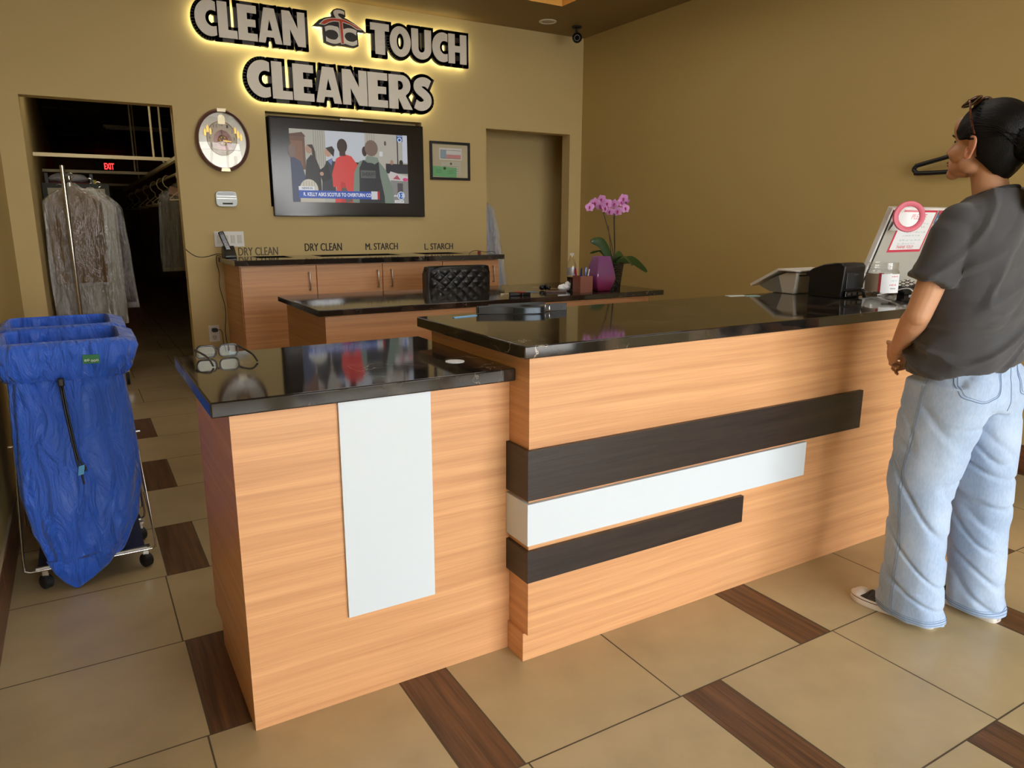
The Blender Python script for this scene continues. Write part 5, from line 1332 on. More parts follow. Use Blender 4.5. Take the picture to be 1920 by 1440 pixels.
# ------------------------------------------------------------------ garments in clear covers
M['film'] = film('garment_film', (0.75, 0.73, 0.66, 1), 0.05)
M['film_milky'] = film('garment_film_milky', (0.80, 0.78, 0.72, 1), 0.22)
def covered(name, cx, cy, zt, wt, wb, ln, th, body, cover, label, skew=0.0, lb=None, rot=0.0, seed=0, group=None, hook=True, gap=0.92):
    t = root(name, (cx, cy, zt - ln), label, 'garment', group)
    rg = random.Random(seed); ph = [rg.uniform(0, 6.28) for _ in range(4)]
    def P(u, v, z):
        return (cx + u * math.cos(rot) - v * math.sin(rot) + skew * (zt - z), cy + u * math.sin(rot) + v * math.cos(rot), z)
    def rings(sc, L_, fold, z_off=0.0):
        R_ = []
        for i in range(30):
            q = i / 29; z = zt - z_off - L_ * q
            if q < 0.02: w = 0.05
            elif q < 0.13: w = 0.05 + (wt - 0.05) * min(1, ((q - .02) / .11) ** 0.75)
            else: w = wt + (wb - wt) * ((q - .13) / .87) ** 0.8
            d = th * (0.35 + 0.65 * min(1, q / .2))
            n_ = 56; r = []
            for k in range(n_):
                a = 2 * PI * k / n_
                f = fold * min(1, q * 2.5) * (math.sin(7 * a + ph[0] + 2.2 * q) + .6 * math.sin(13 * a + ph[1] - 3 * q) + .5 * math.sin(21 * a + ph[2] + 5 * q))
                c_, s_ = math.cos(a), math.sin(a)
                r.append(P((w / 2) * sc * math.copysign(abs(c_) ** .8, c_) * (1 + f * .5), (d / 2 * (sc ** 2) + f * .12) * s_, z))
            R_.append(r)
        return R_
    g_ = MB(); g_.loft(rings(0.90, (lb or ln) * gap, 0.05, 0.03)); g_.build('garment_body', body, t, smooth=60)
    f_ = MB(); f_.loft(rings(1.0, ln, 0.11), cap=False); f_.build('plastic_cover', cover, t, smooth=60)
    if hook:
        hp_ = [P(0, 0, zt - 0.04), P(0, 0, zt + 0.03)] + [P(0.022 * math.sin(a) * 1.0, 0, zt + 0.052 - 0.022 * math.cos(a)) for a in [0.0, .6, 1.2, 1.8, 2.4, 3.1, 3.8, 4.4]]
        MB().tube(hp_, 0.0022, 6).build('hanger_hook', M['chrome'], t)
    return t
gcol = lambda n, r, g, b, **k: pbr(n, C(r, g, b), 0.85, bump=0.4, bscale=300, **k)
covered('garment', 0.030, 7.10, 1.690, 0.440, 0.42, 1.10, 0.10, gcol('brown_cloth', 104, 76, 44), M['film'], 'brown garment in a clear cover on the rolling rack, in front', seed=3, lb=0.85)
covered('garment', 0.165, 7.26, 1.66, 0.34, 0.30, 1.16, 0.10, gcol('cream_cloth', 150, 142, 118), M['film_milky'], 'cream garment in a milky cover behind the brown garment', seed=5, skew=0.02)
covered('garment', 0.235, 7.42, 1.64, 0.30, 0.32, 1.02, 0.09, gcol('plaid_cloth', 88, 70, 68, var=.6, vscale=30), M['film'], 'dark checked garment at the right of the rolling rack', seed=9, skew=0.05)
covered('garment', -0.06, 7.56, 1.62, 0.28, 0.28, 1.25, 0.09, gcol('speckled_cloth', 96, 84, 64, var=.5, vscale=60), M['film_milky'], 'speckled garment at the back left of the rolling rack', seed=12)
gdark = covered('garment', 0.895, 7.75, 1.735, 0.34, 0.40, 0.82, 0.12, gcol('charcoal_cloth', 74, 70, 62), M['film'], 'dark coat in a clear cover hanging at the right of the dark doorway', seed=15, rot=0.25)
cl = MB(); cl.obox((0.87, 7.685, 1.655), (0.055, 0.01, -0.015), (0, .004, 0), (0.01, 0, 0.035)); cl.build('collar_tag', pbr('pink_paper', C(212, 176, 160), .8), gdark, label='pinkish paper collar tag')
covered('garment', 3.34, 6.52, 1.675, 0.55, 0.64, 1.12, 0.10, gcol('blue_pattern_cloth', 120, 130, 158, var=.45, vscale=90), film('hall_film', (0.72, 0.76, 0.82, 1), 0.25), 'blue patterned garment in a clear cover hanging inside the right doorway', seed=21, skew=0.14)
hr = root('clothes_rail', (3.1, 6.52, 1.70), 'chrome rail inside the right doorway holding the blue patterned garment', 'rail')
MB().tube([(2.5, 6.52, 1.757), (3.36, 6.52, 1.757)], 0.012, 12).build('rail', M['chrome'], hr)
for x_ in (2.52, 3.22): MB().tube([(x_, 6.52, 1.757), (x_, 6.52, 2.90)], 0.008, 8).build('hanging_rod', M['chrome'], hr)

# rolling rack
rk = root('rolling_rack', (0.03, 7.3, 0), 'chrome rolling garment rack standing in the left doorway', 'garment rack')
MB().tube([(-0.020, 7.0, 0.20), (-0.020, 7.0, 1.815)], 0.0165, 16).build('upright', M['chrome'], rk, smooth=40)
MB().tube([(0.02, 7.9, 0.20), (0.02, 7.9, 1.78)], 0.0165, 16).build('upright', M['chrome'], rk, smooth=40)
MB().tube([(-0.02, 7.0, 1.735), (0.02, 7.9, 1.735)], 0.012, 12).build('crossbar', M['steel'], rk, smooth=40)
gb = pbr('rack_base_grey', C(92, 92, 90), .4)
for y_ in (7.0, 7.9): MB().box(-0.195, 0.30, y_ - 0.02, y_ + 0.02, 0.155, 0.20).build('base_bar', gb, rk, bevel=0.003)
for (x_, y_) in ((-0.17, 7.0), (0.272, 7.0), (-0.17, 7.9), (0.272, 7.9)):
    c_ = MB().box(x_ - 0.02, x_ + 0.02, y_ - 0.012, y_ + 0.012, 0.105, 0.155).build('caster_fork', M['chrome'], rk)
    MB().lathe((x_ - 0.014, y_, 0.0565), [(0.004, 0), (0.055, 0.002), (0.056, 0.026), (0.004, 0.028)], 24, axis=(1, 0, 0)).build('wheel', M['rubber'], c_, smooth=40)

# overhead frame with hangers in the back room
M['beam'] = pbr('beam_cream', C(226, 210, 168), .6)
ov = root('overhead_rail', (0.4, 9.8, 1.9), 'cream overhead rail frame crossing the dark back room', 'rail')
for y_ in (7.5, 9.8, 13.0): MB().box(-0.218, 0.83, y_ - 0.02, y_ + 0.02, 1.915, 1.945).build('cross_beam', M['beam'], ov)
MB().box(0.80, 0.835, 6.75, 14.5, 1.9145 - .03, 1.9145).build('side_rail', M['beam'], ov)
MB().tube([(0.86, 6.75, 1.80), (0.86, 14.5, 1.80)], 0.012, 8).build('hanging_bar', M['beam'], ov)
for (x_, y_) in ((0.70, 7.52), (0.815, 7.9), (0.70, 9.8), (0.82, 11.0)): MB().tube([(x_, y_, 1.93), (x_, y_, 2.889)], 0.009, 8).build('drop_rod', M['beam'], ov)
HL = ['empty hanger nearest the doorway, in front of the dark coat', 'empty hanger just behind the dark coat on the overhead rail', 'third empty hanger from the front of the overhead rail', 'middle one of the seven empty hangers on the overhead rail', 'fifth empty hanger from the front of the overhead rail', 'second-farthest empty hanger on the overhead rail', 'farthest empty hanger, deepest in the dark back room']
for k, y_ in enumerate((7.05, 8.15, 8.75, 9.5, 10.5, 11.8, 13.2)):
    t = root('clothes_hanger', (0.86, y_, 1.55), HL[k], 'hanger', 'empty hangers on the overhead rail')
    MB().tube([(0.86 - 0.03 * 0, y_, 1.66), (0.86, y_, 1.70), (0.828, y_, 1.725), (0.815, y_, 1.76), (0.823, y_, 1.80), (0.845, y_, 1.822), (0.87, y_, 1.820)], 0.005, 8).build('hook', M['beam'], t, smooth=60)
    MB().tube([(0.86, y_, 1.66), (0.95, y_ - 0.16, 1.58), (0.95, y_ - 0.17, 1.565), (0.77, y_ + 0.17, 1.565), (0.77, y_ + 0.16, 1.58)], 0.005, 8, closed=True).build('shoulder', M['beam'], t, smooth=60)

# board, bundle and exit sign
bd = root('notice_board', (0.08, 8.62, 0), 'dark grey cabinet with cream notice behind the rolling rack', 'cabinet')
MB().box(-0.212, 0.36, 8.60, 8.95, 0.0, 1.745).build('body', pbr('board_grey', C(70, 72, 64), .6), bd)
MB().box(-0.170, 0.322, 8.592, 8.599, 1.600, 1.700).build('notice', pbr('notice_cream', C(206, 196, 164), .8), bd)
MB().text('TE', (0.02, 8.5905, 1.640), X, Z, 0.062, 0.032, 0, 0, .01).build('notice_lettering', M['ink'], bd)
ht = [(0.0020 * 16 * math.sin(t) ** 3, 0.0020 * (13 * math.cos(t) - 5 * math.cos(2 * t) - 2 * math.cos(3 * t) - math.cos(4 * t))) for t in [-2 * PI * i / 40 for i in range(40)]]
MB().poly([ht], (0.118, 8.5905, 1.660), X, Z, 0.001).build('heart', pbr('heart_red', C(206, 40, 44), .6), bd)
MB().box(-0.165, 0.17, 8.5935, 8.598, 0.80, 1.595).build('panel', pbr('card_brown', C(108, 84, 56), .8), bd)
for x_ in (-0.18, 0.20): MB().box(x_, x_ + 0.028, 8.60, 8.63, 1.746, 1.84).build('bracket', M['black'], bd)
b = MB()
for i in range(26):
    pass
b.ell((0.02, 8.78, 1.800), (0.175, 0.12, 0.050), n=40, m=18)
for p in b.v:
    p += Vector((0, 0, 1)) * noise.noise(p * 18) * 0.020; p.z = max(p.z, 1.757)
b.build('wrapped_bundle', film('bundle_film', (0.7, 0.68, 0.68, 1), .6), smooth=60, label='plastic-wrapped white bundle on top of the dark cabinet', cat='bundle')
b = MB(); b.box(-0.16, 0.19, 8.65, 8.93, 1.7465, 1.7565); b.build('red_cloth', pbr('red_cloth', C(110, 20, 26), .8), label='folded dark red cloth under the wrapped bundle', cat='cloth')
MB().box(0.225, 0.258, 8.62, 8.66, 1.746, 1.785).build('yellow_box', pbr('yellow_card', C(196, 180, 40), .6), label='tiny yellow box on top of the dark cabinet', cat='box')
ex = root('exit_sign', (0.90, 19.9, 2.52), 'red lit EXIT sign far back in the dark room', 'exit sign')
MB().box(0.62, 1.05, 19.92, 19.99, 2.52, 2.75).build('housing', M['black'], ex)
MB().tube([(0.84, 19.95, 2.75), (0.84, 19.95, 2.90)], 0.012).build('mount', M['black'], ex)
MB().text('EXIT', (0.79, 19.915, 2.562), X, Z, 0.20, 0.140, 0, 0, .02).build('lettering', glow('exit_red', (1.0, 0.03, 0.03, 1), 4.0), ex)

fx = root('ceiling_fixture', (1.07, 13.85, 2.80), 'unlit long fixture on the ceiling of the dark back room', 'ceiling light')
MB().box(0.60, 1.55, 13.75, 13.95, 2.86, 2.884).build('housing', M['white'], fx)
for y_ in (13.80, 13.90): MB().tube([(0.63, y_, 2.845), (1.52, y_, 2.845)], 0.014, 10).build('tube', M['white'], fx)

# ------------------------------------------------------------------ customer standing at the high counter
def cap_tube(mb, pts, rs, n=16):
    """limb of rounded segments"""
    P = [Vector(p) for p in pts]
    mb.tube(P, rs, n)
    for p, r in zip(P, rs): mb.ell(p, r * 0.995, n=14, m=10)

def finger(mb, pts, r0=0.0082, r1=0.0062):
    k = len(pts); cap_tube(mb, pts, [r0 + (r1 - r0) * i / (k - 1) for i in range(k)], 10)

skin_m, ns_, ps_ = mat_base('skin')
ps_.inputs['Base Color'].default_value = C(198, 148, 112); ps_.inputs['Roughness'].default_value = 0.5
ps_.inputs['Subsurface Weight'].default_value = 0.08; ps_.inputs['Subsurface Radius'].default_value = (0.010, 0.004, 0.002)
M['skin'] = skin_m

B_ = MB()
hx = 2.552
# head
B_.ell((hx, 1.318, 1.662), (0.074, 0.098, 0.086), n=28, m=18)
B_.ell((hx, 1.352, 1.604), (0.060, 0.074, 0.078), n=24, m=16)
B_.ell((hx, 1.380, 1.560), (0.047, 0.052, 0.036), n=20, m=14)
B_.ell((hx, 1.418, 1.538), (0.022, 0.020, 0.019))
B_.ell((hx, 1.392, 1.680), (0.052, 0.030, 0.042), n=20, m=12)
B_.ell((hx, 1.405, 1.654), (0.040, 0.013, 0.008))
for s_ in (-1, 1):
    B_.ell((hx + s_ * 0.036, 1.388, 1.598), (0.026, 0.030, 0.028))
    B_.ell((hx + s_ * 0.046, 1.345, 1.560), (0.022, 0.034, 0.026))
B_.tube([(hx, 1.408, 1.648), (hx, 1.424, 1.628), (hx, 1.440, 1.608), (hx, 1.436, 1.600)], [0.006, 0.0085, 0.0095, 0.008], 12)
for s_ in (-1, 1): B_.ell((hx + s_ * 0.011, 1.428, 1.602), (0.0085, 0.010, 0.007))
B_.ell((hx, 1.424, 1.582), (0.014, 0.010, 0.009)); B_.ell((hx, 1.427, 1.574), (0.021, 0.0085, 0.005)); B_.ell((hx, 1.425, 1.563), (0.018, 0.0085, 0.0055)); B_.ell((hx, 1.418, 1.552), (0.016, 0.010, 0.008))
# neck and shoulders
B_.tube([(hx, 1.325, 1.585), (hx, 1.305, 1.53), (hx, 1.288, 1.47), (hx, 1.28, 1.41)], [0.050, 0.050, 0.053, 0.064], 24)
B_.ell((hx, 1.285, 1.400), (0.135, 0.052, 0.040), n=24, m=12)
# trunk
for z_, a_, b_, cy in ((1.33, 0.150, 0.098, 1.285), (1.20, 0.148, 0.100, 1.285), (1.06, 0.138, 0.098, 1.290), (0.94, 0.152, 0.108, 1.290), (0.87, 0.150, 0.110, 1.285)):
    B_.ell((hx, cy, z_), (a_, b_, 0.105), n=24, m=14)
# legs
cap_tube(B_, [(2.475, 1.295, 0.86), (2.435, 1.325, 0.48), (2.43, 1.265, 0.09)], [0.082, 0.055, 0.036])
cap_tube(B_, [(2.635, 1.285, 0.86), (2.655, 1.280, 0.48), (2.660, 1.185, 0.09)], [0.082, 0.055, 0.036])
cap_tube(B_, [(2.43, 1.262, 0.055), (2.412, 1.38, 0.036)], [0.022, 0.013]); cap_tube(B_, [(2.66, 1.182, 0.055), (2.668, 1.30, 0.036)], [0.022, 0.013])
# arms
LS, LE, LW = Vector((2.392, 1.295, 1.375)), Vector((2.338, 1.352, 1.090)), Vector((2.440, 1.468, 0.956))
RS, RE, RW = Vector((2.712, 1.295, 1.375)), Vector((2.772, 1.345, 1.090)), Vector((2.655, 1.480, 0.950))
for S_, E_, W_a in ((LS, LE, LW), (RS, RE, RW)):
    cap_tube(B_, [S_, S_.lerp(E_, .45), E_, E_.lerp(W_a, .25), E_.lerp(W_a, .6), W_a], [0.044, 0.046, 0.040, 0.042, 0.035, 0.0255])
# hands, clasped in front of the body
def hand(wrist, knuck, side, curl, thumb, spread):
    wrist = Vector(wrist); knuck = Vector(knuck); d = (knuck - wrist).normalized(); sd = Vector(side).normalized(); nn = d.cross(sd).normalized()
    R = Matrix((sd, d, nn)).transposed()
    B_.ell((wrist + knuck) / 2 + d * 0.004, (0.040, 0.050, 0.016), R, 18, 12)
    B_.ell(wrist + d * 0.012, (0.027, 0.030, 0.020), R, 14, 10)
    for i, (off, ln) in enumerate(((-0.030, 0.030), (-0.010, 0.034), (0.011, 0.032), (0.031, 0.025))):
        k0 = knuck + sd * off; c0 = Vector(curl[0]).normalized(); c1 = Vector(curl[1]).normalized(); c2 = Vector(curl[2]).normalized()
        finger(B_, [k0 - d * 0.012, k0 + d * 0.002, k0 + c0 * ln * .95, k0 + c0 * ln * .95 + c1 * ln * .7, k0 + c0 * ln * .95 + c1 * ln * .7 + c2 * ln * .55])
    t0 = wrist + d * 0.030 - sd * 0.026
    finger(B_, [t0, t0 + Vector(thumb[0]) * 0.030, t0 + Vector(thumb[0]) * 0.030 + Vector(thumb[1]) * 0.026], 0.0105, 0.0080)
hand(LW + Vector((0.006, 0.006, -0.012)), (2.497, 1.530, 0.912), (-0.15, -0.30, -0.90), ((.80, .45, -.25), (.75, -.35, -.50), (.30, -.85, -.20)), ((.25, .80, .10), (.75, .55, -.05)), 0)
hand(RW + Vector((-0.006, 0.006, -0.012)), (2.585, 1.536, 0.884), (0.15, -0.25, -0.92), ((-.85, .40, -.22), (-.80, -.20, -.45), (-.45, -.75, -.25)), ((-.35, .80, .12), (-.75, .50, .05)), 0)
body = remesh(B_, 0.0036, 7).build('person', M['skin'], smooth=180)
props(body, 'person with black tied-back hair in grey t-shirt and light jeans, standing at the counter', 'person')
ORG[body.name] = Vector(body.location)

# ear
eb_ = MB(); ec = Vector((2.4785, 1.330, 1.612)); R_ = []
ear = [(0.000, 0.032), (-0.014, 0.030), (-0.021, 0.018), (-0.019, 0.002), (-0.012, -0.014), (-0.003, -0.028), (0.007, -0.030), (0.010, -0.020), (0.008, -0.006)]
def epos(u, v, o_): return ec + Vector((-0.004 + o_ - 0.010 * max(0, -u / .02), u, v))
eb_.tube([epos(u, v, -0.006) for u, v in spline([Vector((a, b, 0)) for a, b in ear], 4) for _ in (0,)] if False else [epos(p.x, p.y, -0.006) for p in spline([Vector((a, b, 0)) for a, b in ear], 4)], [0.0042] * 20 + [0.0058] * 13, 10)
eb_.ell(epos(0.002, -0.026, -0.005), (0.0045, 0.008, 0.009), n=12, m=8); eb_.ell(epos(-0.006, 0.010, 0.001), (0.005, 0.013, 0.022), n=14, m=10); eb_.tube([epos(-0.012, 0.018, -0.006), epos(-0.009, 0.004, -0.007), epos(-0.001, -0.010, -0.006)], 0.0035, 8); eb_.ell(epos(0.009, -0.004, -0.004), (0.004, 0.004, 0.007), n=10, m=8)
for i_, sgn in enumerate((1, -1)):
    e2 = MB(); e2.v = [Vector((p.x if sgn > 0 else 2 * hx - p.x, p.y, p.z)) for p in eb_.v]; e2.f = [f if sgn > 0 else f[::-1] for f in eb_.f]; e2.m = eb_.m
    remesh(e2, 0.0018, 3).build('ear', pbr('ear_skin', C(196, 134, 104), .5), body, smooth=180)
for s_ in (-1, 1):
    ev = MB().ell((hx + s_ * 0.029, 1.3935, 1.6335), (0.0130, 0.0120, 0.0085), n=16, m=10).build('eye', pbr('eye_white', C(214, 206, 198), .2), body, smooth=60)
    MB().ell((hx + s_ * 0.029, 1.4025, 1.6330), (0.0055, 0.0042, 0.0058), n=12, m=8).build('iris', M['black_gloss'], ev, smooth=60)
    MB().tube([(hx + s_ * 0.0145, 1.4055, 1.6345), (hx + s_ * 0.029, 1.4085, 1.6405), (hx + s_ * 0.043, 1.4010, 1.6365)], [0.0012, 0.0020, 0.0026], 6).build('eyelashes', M['black'], body)
    MB().tube([(hx + s_ * 0.012, 1.4185, 1.6530), (hx + s_ * 0.030, 1.4165, 1.6590), (hx + s_ * 0.047, 1.4020, 1.6540)], [0.0024, 0.0030, 0.0014], 6).build('eyebrow', pbr('brow', C(30, 22, 18), .8), body)
lp = MB(); lp.ell((hx, 1.4320, 1.5745), (0.0200, 0.0060, 0.0042)); lp.ell((hx, 1.4300, 1.5650), (0.0175, 0.0065, 0.0048)); lp.build('lips', pbr('lips', C(158, 92, 80), .45), body, smooth=60)

# hair, pulled back into a low bun
def hairline(z):
    T_ = [(1.40, 1.20), (1.50, 1.235), (1.53, 1.275), (1.57, 1.308), (1.598, 1.320), (1.620, 1.342), (1.626, 1.372), (1.65, 1.394), (1.68, 1.412), (1.695, 1.432), (1.72, 1.47), (1.80, 1.50)]
    for (a, b), (c_, d) in zip(T_, T_[1:]):
        if a <= z <= c_: return b + (d - b) * (z - a) / (c_ - a)
    return 1.0 if z < 1.4 else 2.0
Hh = MB(); c0 = Vector((hx, 1.304, 1.660)); n_, m_h = 90, 60; vs_ = []
for i in range(m_h + 1):
    th_ = PI * i / m_h
    for k in range(n_):
        p_ = 2 * PI * k / n_
        d = Vector((math.sin(th_) * math.cos(p_), math.sin(th_) * math.sin(p_), math.cos(th_)))
        r = 1.0 / math.sqrt((d.x / .087) ** 2 + (d.y / (.112 if d.y > 0 else .116)) ** 2 + (d.z / (.104 if d.z > 0 else .165)) ** 2)
        p = c0 + d * r
        p += d * (0.0022 * noise.noise(Vector((p.x * 60, p.y * 14, p.z * 30))))
        m_ = p.y - hairline(p.z)
        if m_ > -0.006: p = c0 + (p - c0) * (1 - min(0.20, (m_ + 0.006) * 9))
        if abs(p.x - hx) > 0.055 and 1.585 < p.z < 1.636 and 1.310 < p.y: p = c0 + (p - c0) * 0.84
        vs_.append(p)
fs_ = [(i * n_ + k, (i + 1) * n_ + k, (i + 1) * n_ + (k + 1) % n_, i * n_ + (k + 1) % n_) for i in range(m_h) for k in range(n_)]
Hh.add(vs_, fs_)
M['hair'] = pbr('black_hair', C(9, 8, 8), 0.5, bump=1.0, bscale=60, stretch=(8, 1.2, 3), spec=0.22)
hair = Hh.build('hair', M['hair'], body, smooth=180)
bn = MB(); rb_ = random.Random(4)
bn.ell((hx, 1.165, 1.605), (0.058, 0.056, 0.062), n=36, m=24); bn.ell((hx, 1.205, 1.62), (0.058, 0.05, 0.058), n=30, m=20)
bn.ell((hx, 1.150, 1.545), (0.052, 0.046, 0.070), n=30, m=20); bn.ell((hx + .005, 1.150, 1.465), (0.042, 0.034, 0.075), n=26, m=18)
for p in bn.v: p += (p - Vector((hx, 1.16, p.z))) * 0.10 * noise.noise(Vector((p.x * 30, p.y * 30, p.z * 8)))
bn.build('hair_bun', M['hair'], hair, smooth=180)
MB().ell((2.496, 1.180, 1.612), (0.004, 0.006, 0.008), n=12, m=8).build('hair_pin', M['gold'], hair)
st_ = MB()
for i in range(46):                                    # loose combed strands over the scalp and the nape
    a0 = rb_.uniform(-0.9, 2.4); y0 = 1.33 + 0.05 * math.cos(a0); sx_ = -1 if i % 2 else 1
    z0 = 1.66 + 0.092 * math.sin(a0 * .7); q = (1 - ((z0 - 1.66) / .108) ** 2) ** .5 if abs(z0 - 1.66) < .1 else .3
    p0 = Vector((hx + sx_ * 0.088 * q, 1.33, z0)); p2 = Vector((hx + sx_ * rb_.uniform(.02, .05), 1.195, 1.62 + rb_.uniform(-.03, .03))); p1 = Vector((hx + sx_ * 0.086 * max(q * .95, .3), 1.255, (z0 + 1.62) / 2 + 0.012))
    st_.tube(spline([p0, p1, p2], 6), 0.0014, 5)
st_.build('hair_strands', M['hair'], hair, smooth=60)

# sunglasses pushed up on the head
M['tortoise'] = pbr('tortoiseshell', C(74, 34, 20), 0.15, var=0.6, vscale=80, coat=0.5)
sgp = root('sunglasses', (hx, 1.36, 1.75), 'tortoiseshell sunglasses pushed up on top of the person\'s head', 'glasses')
for s_ in (-1, 1):
    lc0 = Vector((hx + s_ * 0.034, 1.368, 1.7570)); U_ = Vector((1, 0, -0.16 * s_)).normalized(); V_ = Vector((0, -0.82, 0.56)).normalized()
    lp_ = [lc0 + U_ * 0.029 * math.copysign(abs(math.cos(a)) ** .7, math.cos(a)) + V_ * 0.025 * math.copysign(abs(math.sin(a)) ** .7, math.sin(a)) for a in [2 * PI * i / 28 for i in range(28)]]
    MB().tube(lp_, 0.0032, 8, closed=True).build('rim', M['tortoise'], sgp, smooth=60)
    b = MB(); b.add(lp_ + [lc0 + U_.cross(V_) * 0.004], [(i, (i + 1) % 28, 28) for i in range(28)]); b.build('lens', pbr('dark_lens', C(30, 20, 16), .08), sgp, smooth=60)
    MB().tube(spline([(hx + s_ * 0.064, 1.362, 1.758), (hx + s_ * 0.078, 1.350, 1.748), (hx + s_ * 0.090, 1.338, 1.715), (hx + s_ * 0.094, 1.326, 1.680), (hx + s_ * 0.092, 1.316, 1.650)], 5), 0.0034, 8, upv=(1, 0, 0)).build('temple', M['tortoise'], sgp, smooth=60)
MB().tube([(hx - 0.008, 1.370, 1.764), (hx, 1.372, 1.766), (hx + 0.008, 1.370, 1.764)], 0.003, 8).build('bridge', M['tortoise'], sgp)

# t-shirt
def ell_ring(cx, cy, a_, b_, z_, n_=64, p=2.3, tilt=0.0, tx=0.0):
    r = []
    for k in range(n_):
        t = 2 * PI * k / n_; c_, s_ = math.cos(t), math.sin(t)
        ux = math.copysign(abs(c_) ** (2 / p), c_); uy = math.copysign(abs(s_) ** (2 / p), s_)
        r.append((cx + a_ * ux, cy + b_ * uy, z_ + tilt * b_ * uy + tx * a_ * ux))
    return r
S_ = MB()
S_.loft([ell_ring(2.562, 1.296, .194, .156, .915, tilt=-.10, tx=.14), ell_ring(2.560, 1.297, .192, .152, .955, tilt=-.05, tx=.06), ell_ring(2.558, 1.294, .184, .142, 1.03), ell_ring(2.556, 1.290, .181, .136, 1.12), ell_ring(2.554, 1.286, .188, .136, 1.22), ell_ring(hx, 1.284, .196, .132, 1.31), ell_ring(hx, 1.280, .192, .112, 1.375), ell_ring(hx, 1.278, .158, .092, 1.424, tilt=-.10), ell_ring(hx, 1.276, .108, .078, 1.452, tilt=-.2), ell_ring(hx, 1.276, .074, .068, 1.470, tilt=-.3)])
for (a, b) in ((LS, LE), (RS, RE)):
    d = (b - a).normalized(); out_ = Vector((-1 if a is LS else 1, 0, 0))
    S_.tube([a - d * .01 - out_ * 0.03, a + d * 0.04 + out_ * .004, a + d * 0.12 + out_ * 0.004, a + d * 0.185 + out_ * 0.006], [0.066, 0.068, 0.067, 0.072], 28)
    S_.ell(a - out_ * 0.02 - d * 0.008, (0.074, 0.068, 0.056), n=24, m=14)
def shirt_disp(v, n):
    w = 0.0
    q = (v.z - 0.55 * (v.x - 2.3)) * 1.0                       # folds pulled diagonally towards the left elbow
    low = max(0, min(1, (1.28 - v.z) / 0.2))
    w += 0.013 * low * (1 - min(1, abs(noise.noise(Vector((v.x * 3.0 + 1.7, v.y * 3.0, q * 12)))) * 5)) + 0.010 * (1 - min(1, abs(noise.noise(Vector((v.x * 4 + 7, v.y * 4, (v.z - 0.9 * (v.x - 2.3)) * 9)))) * 5)) + 0.008 * low * noise.noise(Vector((v.x * 9, v.y * 9 + 5, q * 22)))
    w += 0.006 * noise.noise(Vector((v.x * 12, v.y * 12, v.z * 6)))
    return w
shirt = remesh(S_, 0.0055, 5, shirt_disp).build('t_shirt', pbr('charcoal_cotton', C(64, 64, 66), 0.9, bump=0.35, bscale=500, sheen=0.2, var=0.08, vscale=12), body, smooth=180)
MB().tube([(hx + 0.068 * math.cos(t), 1.278 + 0.063 * math.sin(t), 1.470 - 0.022 * math.sin(t)) for t in [2 * PI * i / 48 for i in range(48)]], 0.0045, 8, closed=True, flat=1.4).build('collar', pbr('charcoal_rib', C(58, 58, 60), .9), shirt, smooth=60)

# jeans
J_ = MB()
J_.loft([ell_ring(2.558, 1.292, .160, .120, 1.00), ell_ring(2.558, 1.292, .172, .132, .93), ell_ring(2.560, 1.290, .178, .140, .87), ell_ring(2.560, 1.288, .184, .146, .81), ell_ring(2.558, 1.292, .180, .138, .765)])
J_.ell((2.482, 1.205, .850), (.086, .056, .085), n=24, m=16); J_.ell((2.642, 1.200, .850), (.086, .056, .085), n=24, m=16)
J_.loft([ell_ring(cx, cy, a_, b_, z_, 48, 2.2) for z_, cx, cy, a_, b_ in ((.86, 2.470, 1.292, .100, .140), (.76, 2.462, 1.298, .100, .136), (.65, 2.447, 1.312, .097, .126), (.50, 2.425, 1.324, .088, .108), (.40, 2.418, 1.314, .082, .098), (.28, 2.416, 1.306, .080, .098), (.16, 2.416, 1.304, .080, .106), (.07, 2.420, 1.302, .083, .114), (.022, 2.424, 1.298, .085, .116))])
J_.loft([ell_ring(cx, cy, a_, b_, z_, 48, 2.2) for z_, cx, cy, a_, b_ in ((.86, 2.645, 1.285, .102, .138), (.76, 2.650, 1.282, .100, .132), (.65, 2.656, 1.268, .098, .124), (.50, 2.666, 1.252, .088, .108), (.40, 2.668, 1.240, .082, .100), (.28, 2.668, 1.230, .079, .096), (.16, 2.668, 1.220, .079, .098), (.07, 2.668, 1.212, .082, .100), (.022, 2.668, 1.208, .083, .100))])
def jean_disp(v, n):
    k = 1 if v.z < 0.78 else 0.35
    w = 0.006 * k * noise.noise(Vector((v.x * 8, v.y * 8 + 3, v.z * 5 + v.x * 6)))
    f = noise.noise(Vector((v.x * 4 + 9, v.y * 5, (v.z - 0.7 * (v.y - 1.3)) * 10)))
    w -= 0.0085 * k * max(0, 1 - abs(f) * 5) * (1 if v.z < 0.62 else .6)
    f2 = noise.noise(Vector((v.x * 14 + 4, v.y * 14, v.z * 3)))
    w += 0.003 * k * f2
    if v.z < 0.14: w += 0.005 * noise.noise(Vector((v.x * 20, v.y * 20, v.z * 12)))
    return w
dm, nd, pd_ = mat_base('light_denim')
t_ = nd.nodes.new('ShaderNodeTexCoord'); mpd = nd.nodes.new('ShaderNodeMapping'); mpd.inputs['Scale'].default_value = (160, 160, 60)
nz_ = nd.nodes.new('ShaderNodeTexNoise'); nz_.inputs['Scale'].default_value = 1; nz_.inputs['Detail'].default_value = 4
n2_ = nd.nodes.new('ShaderNodeTexNoise'); n2_.inputs['Scale'].default_value = 5; n2_.inputs['Detail'].default_value = 3
mxd = nd.nodes.new('ShaderNodeMath'); mxd.operation = 'MULTIPLY_ADD'; mxd.inputs[1].default_value = 0.5
rr_ = nd.nodes.new('ShaderNodeValToRGB'); rr_.color_ramp.elements[0].position = 0.5; rr_.color_ramp.elements[1].position = 0.95
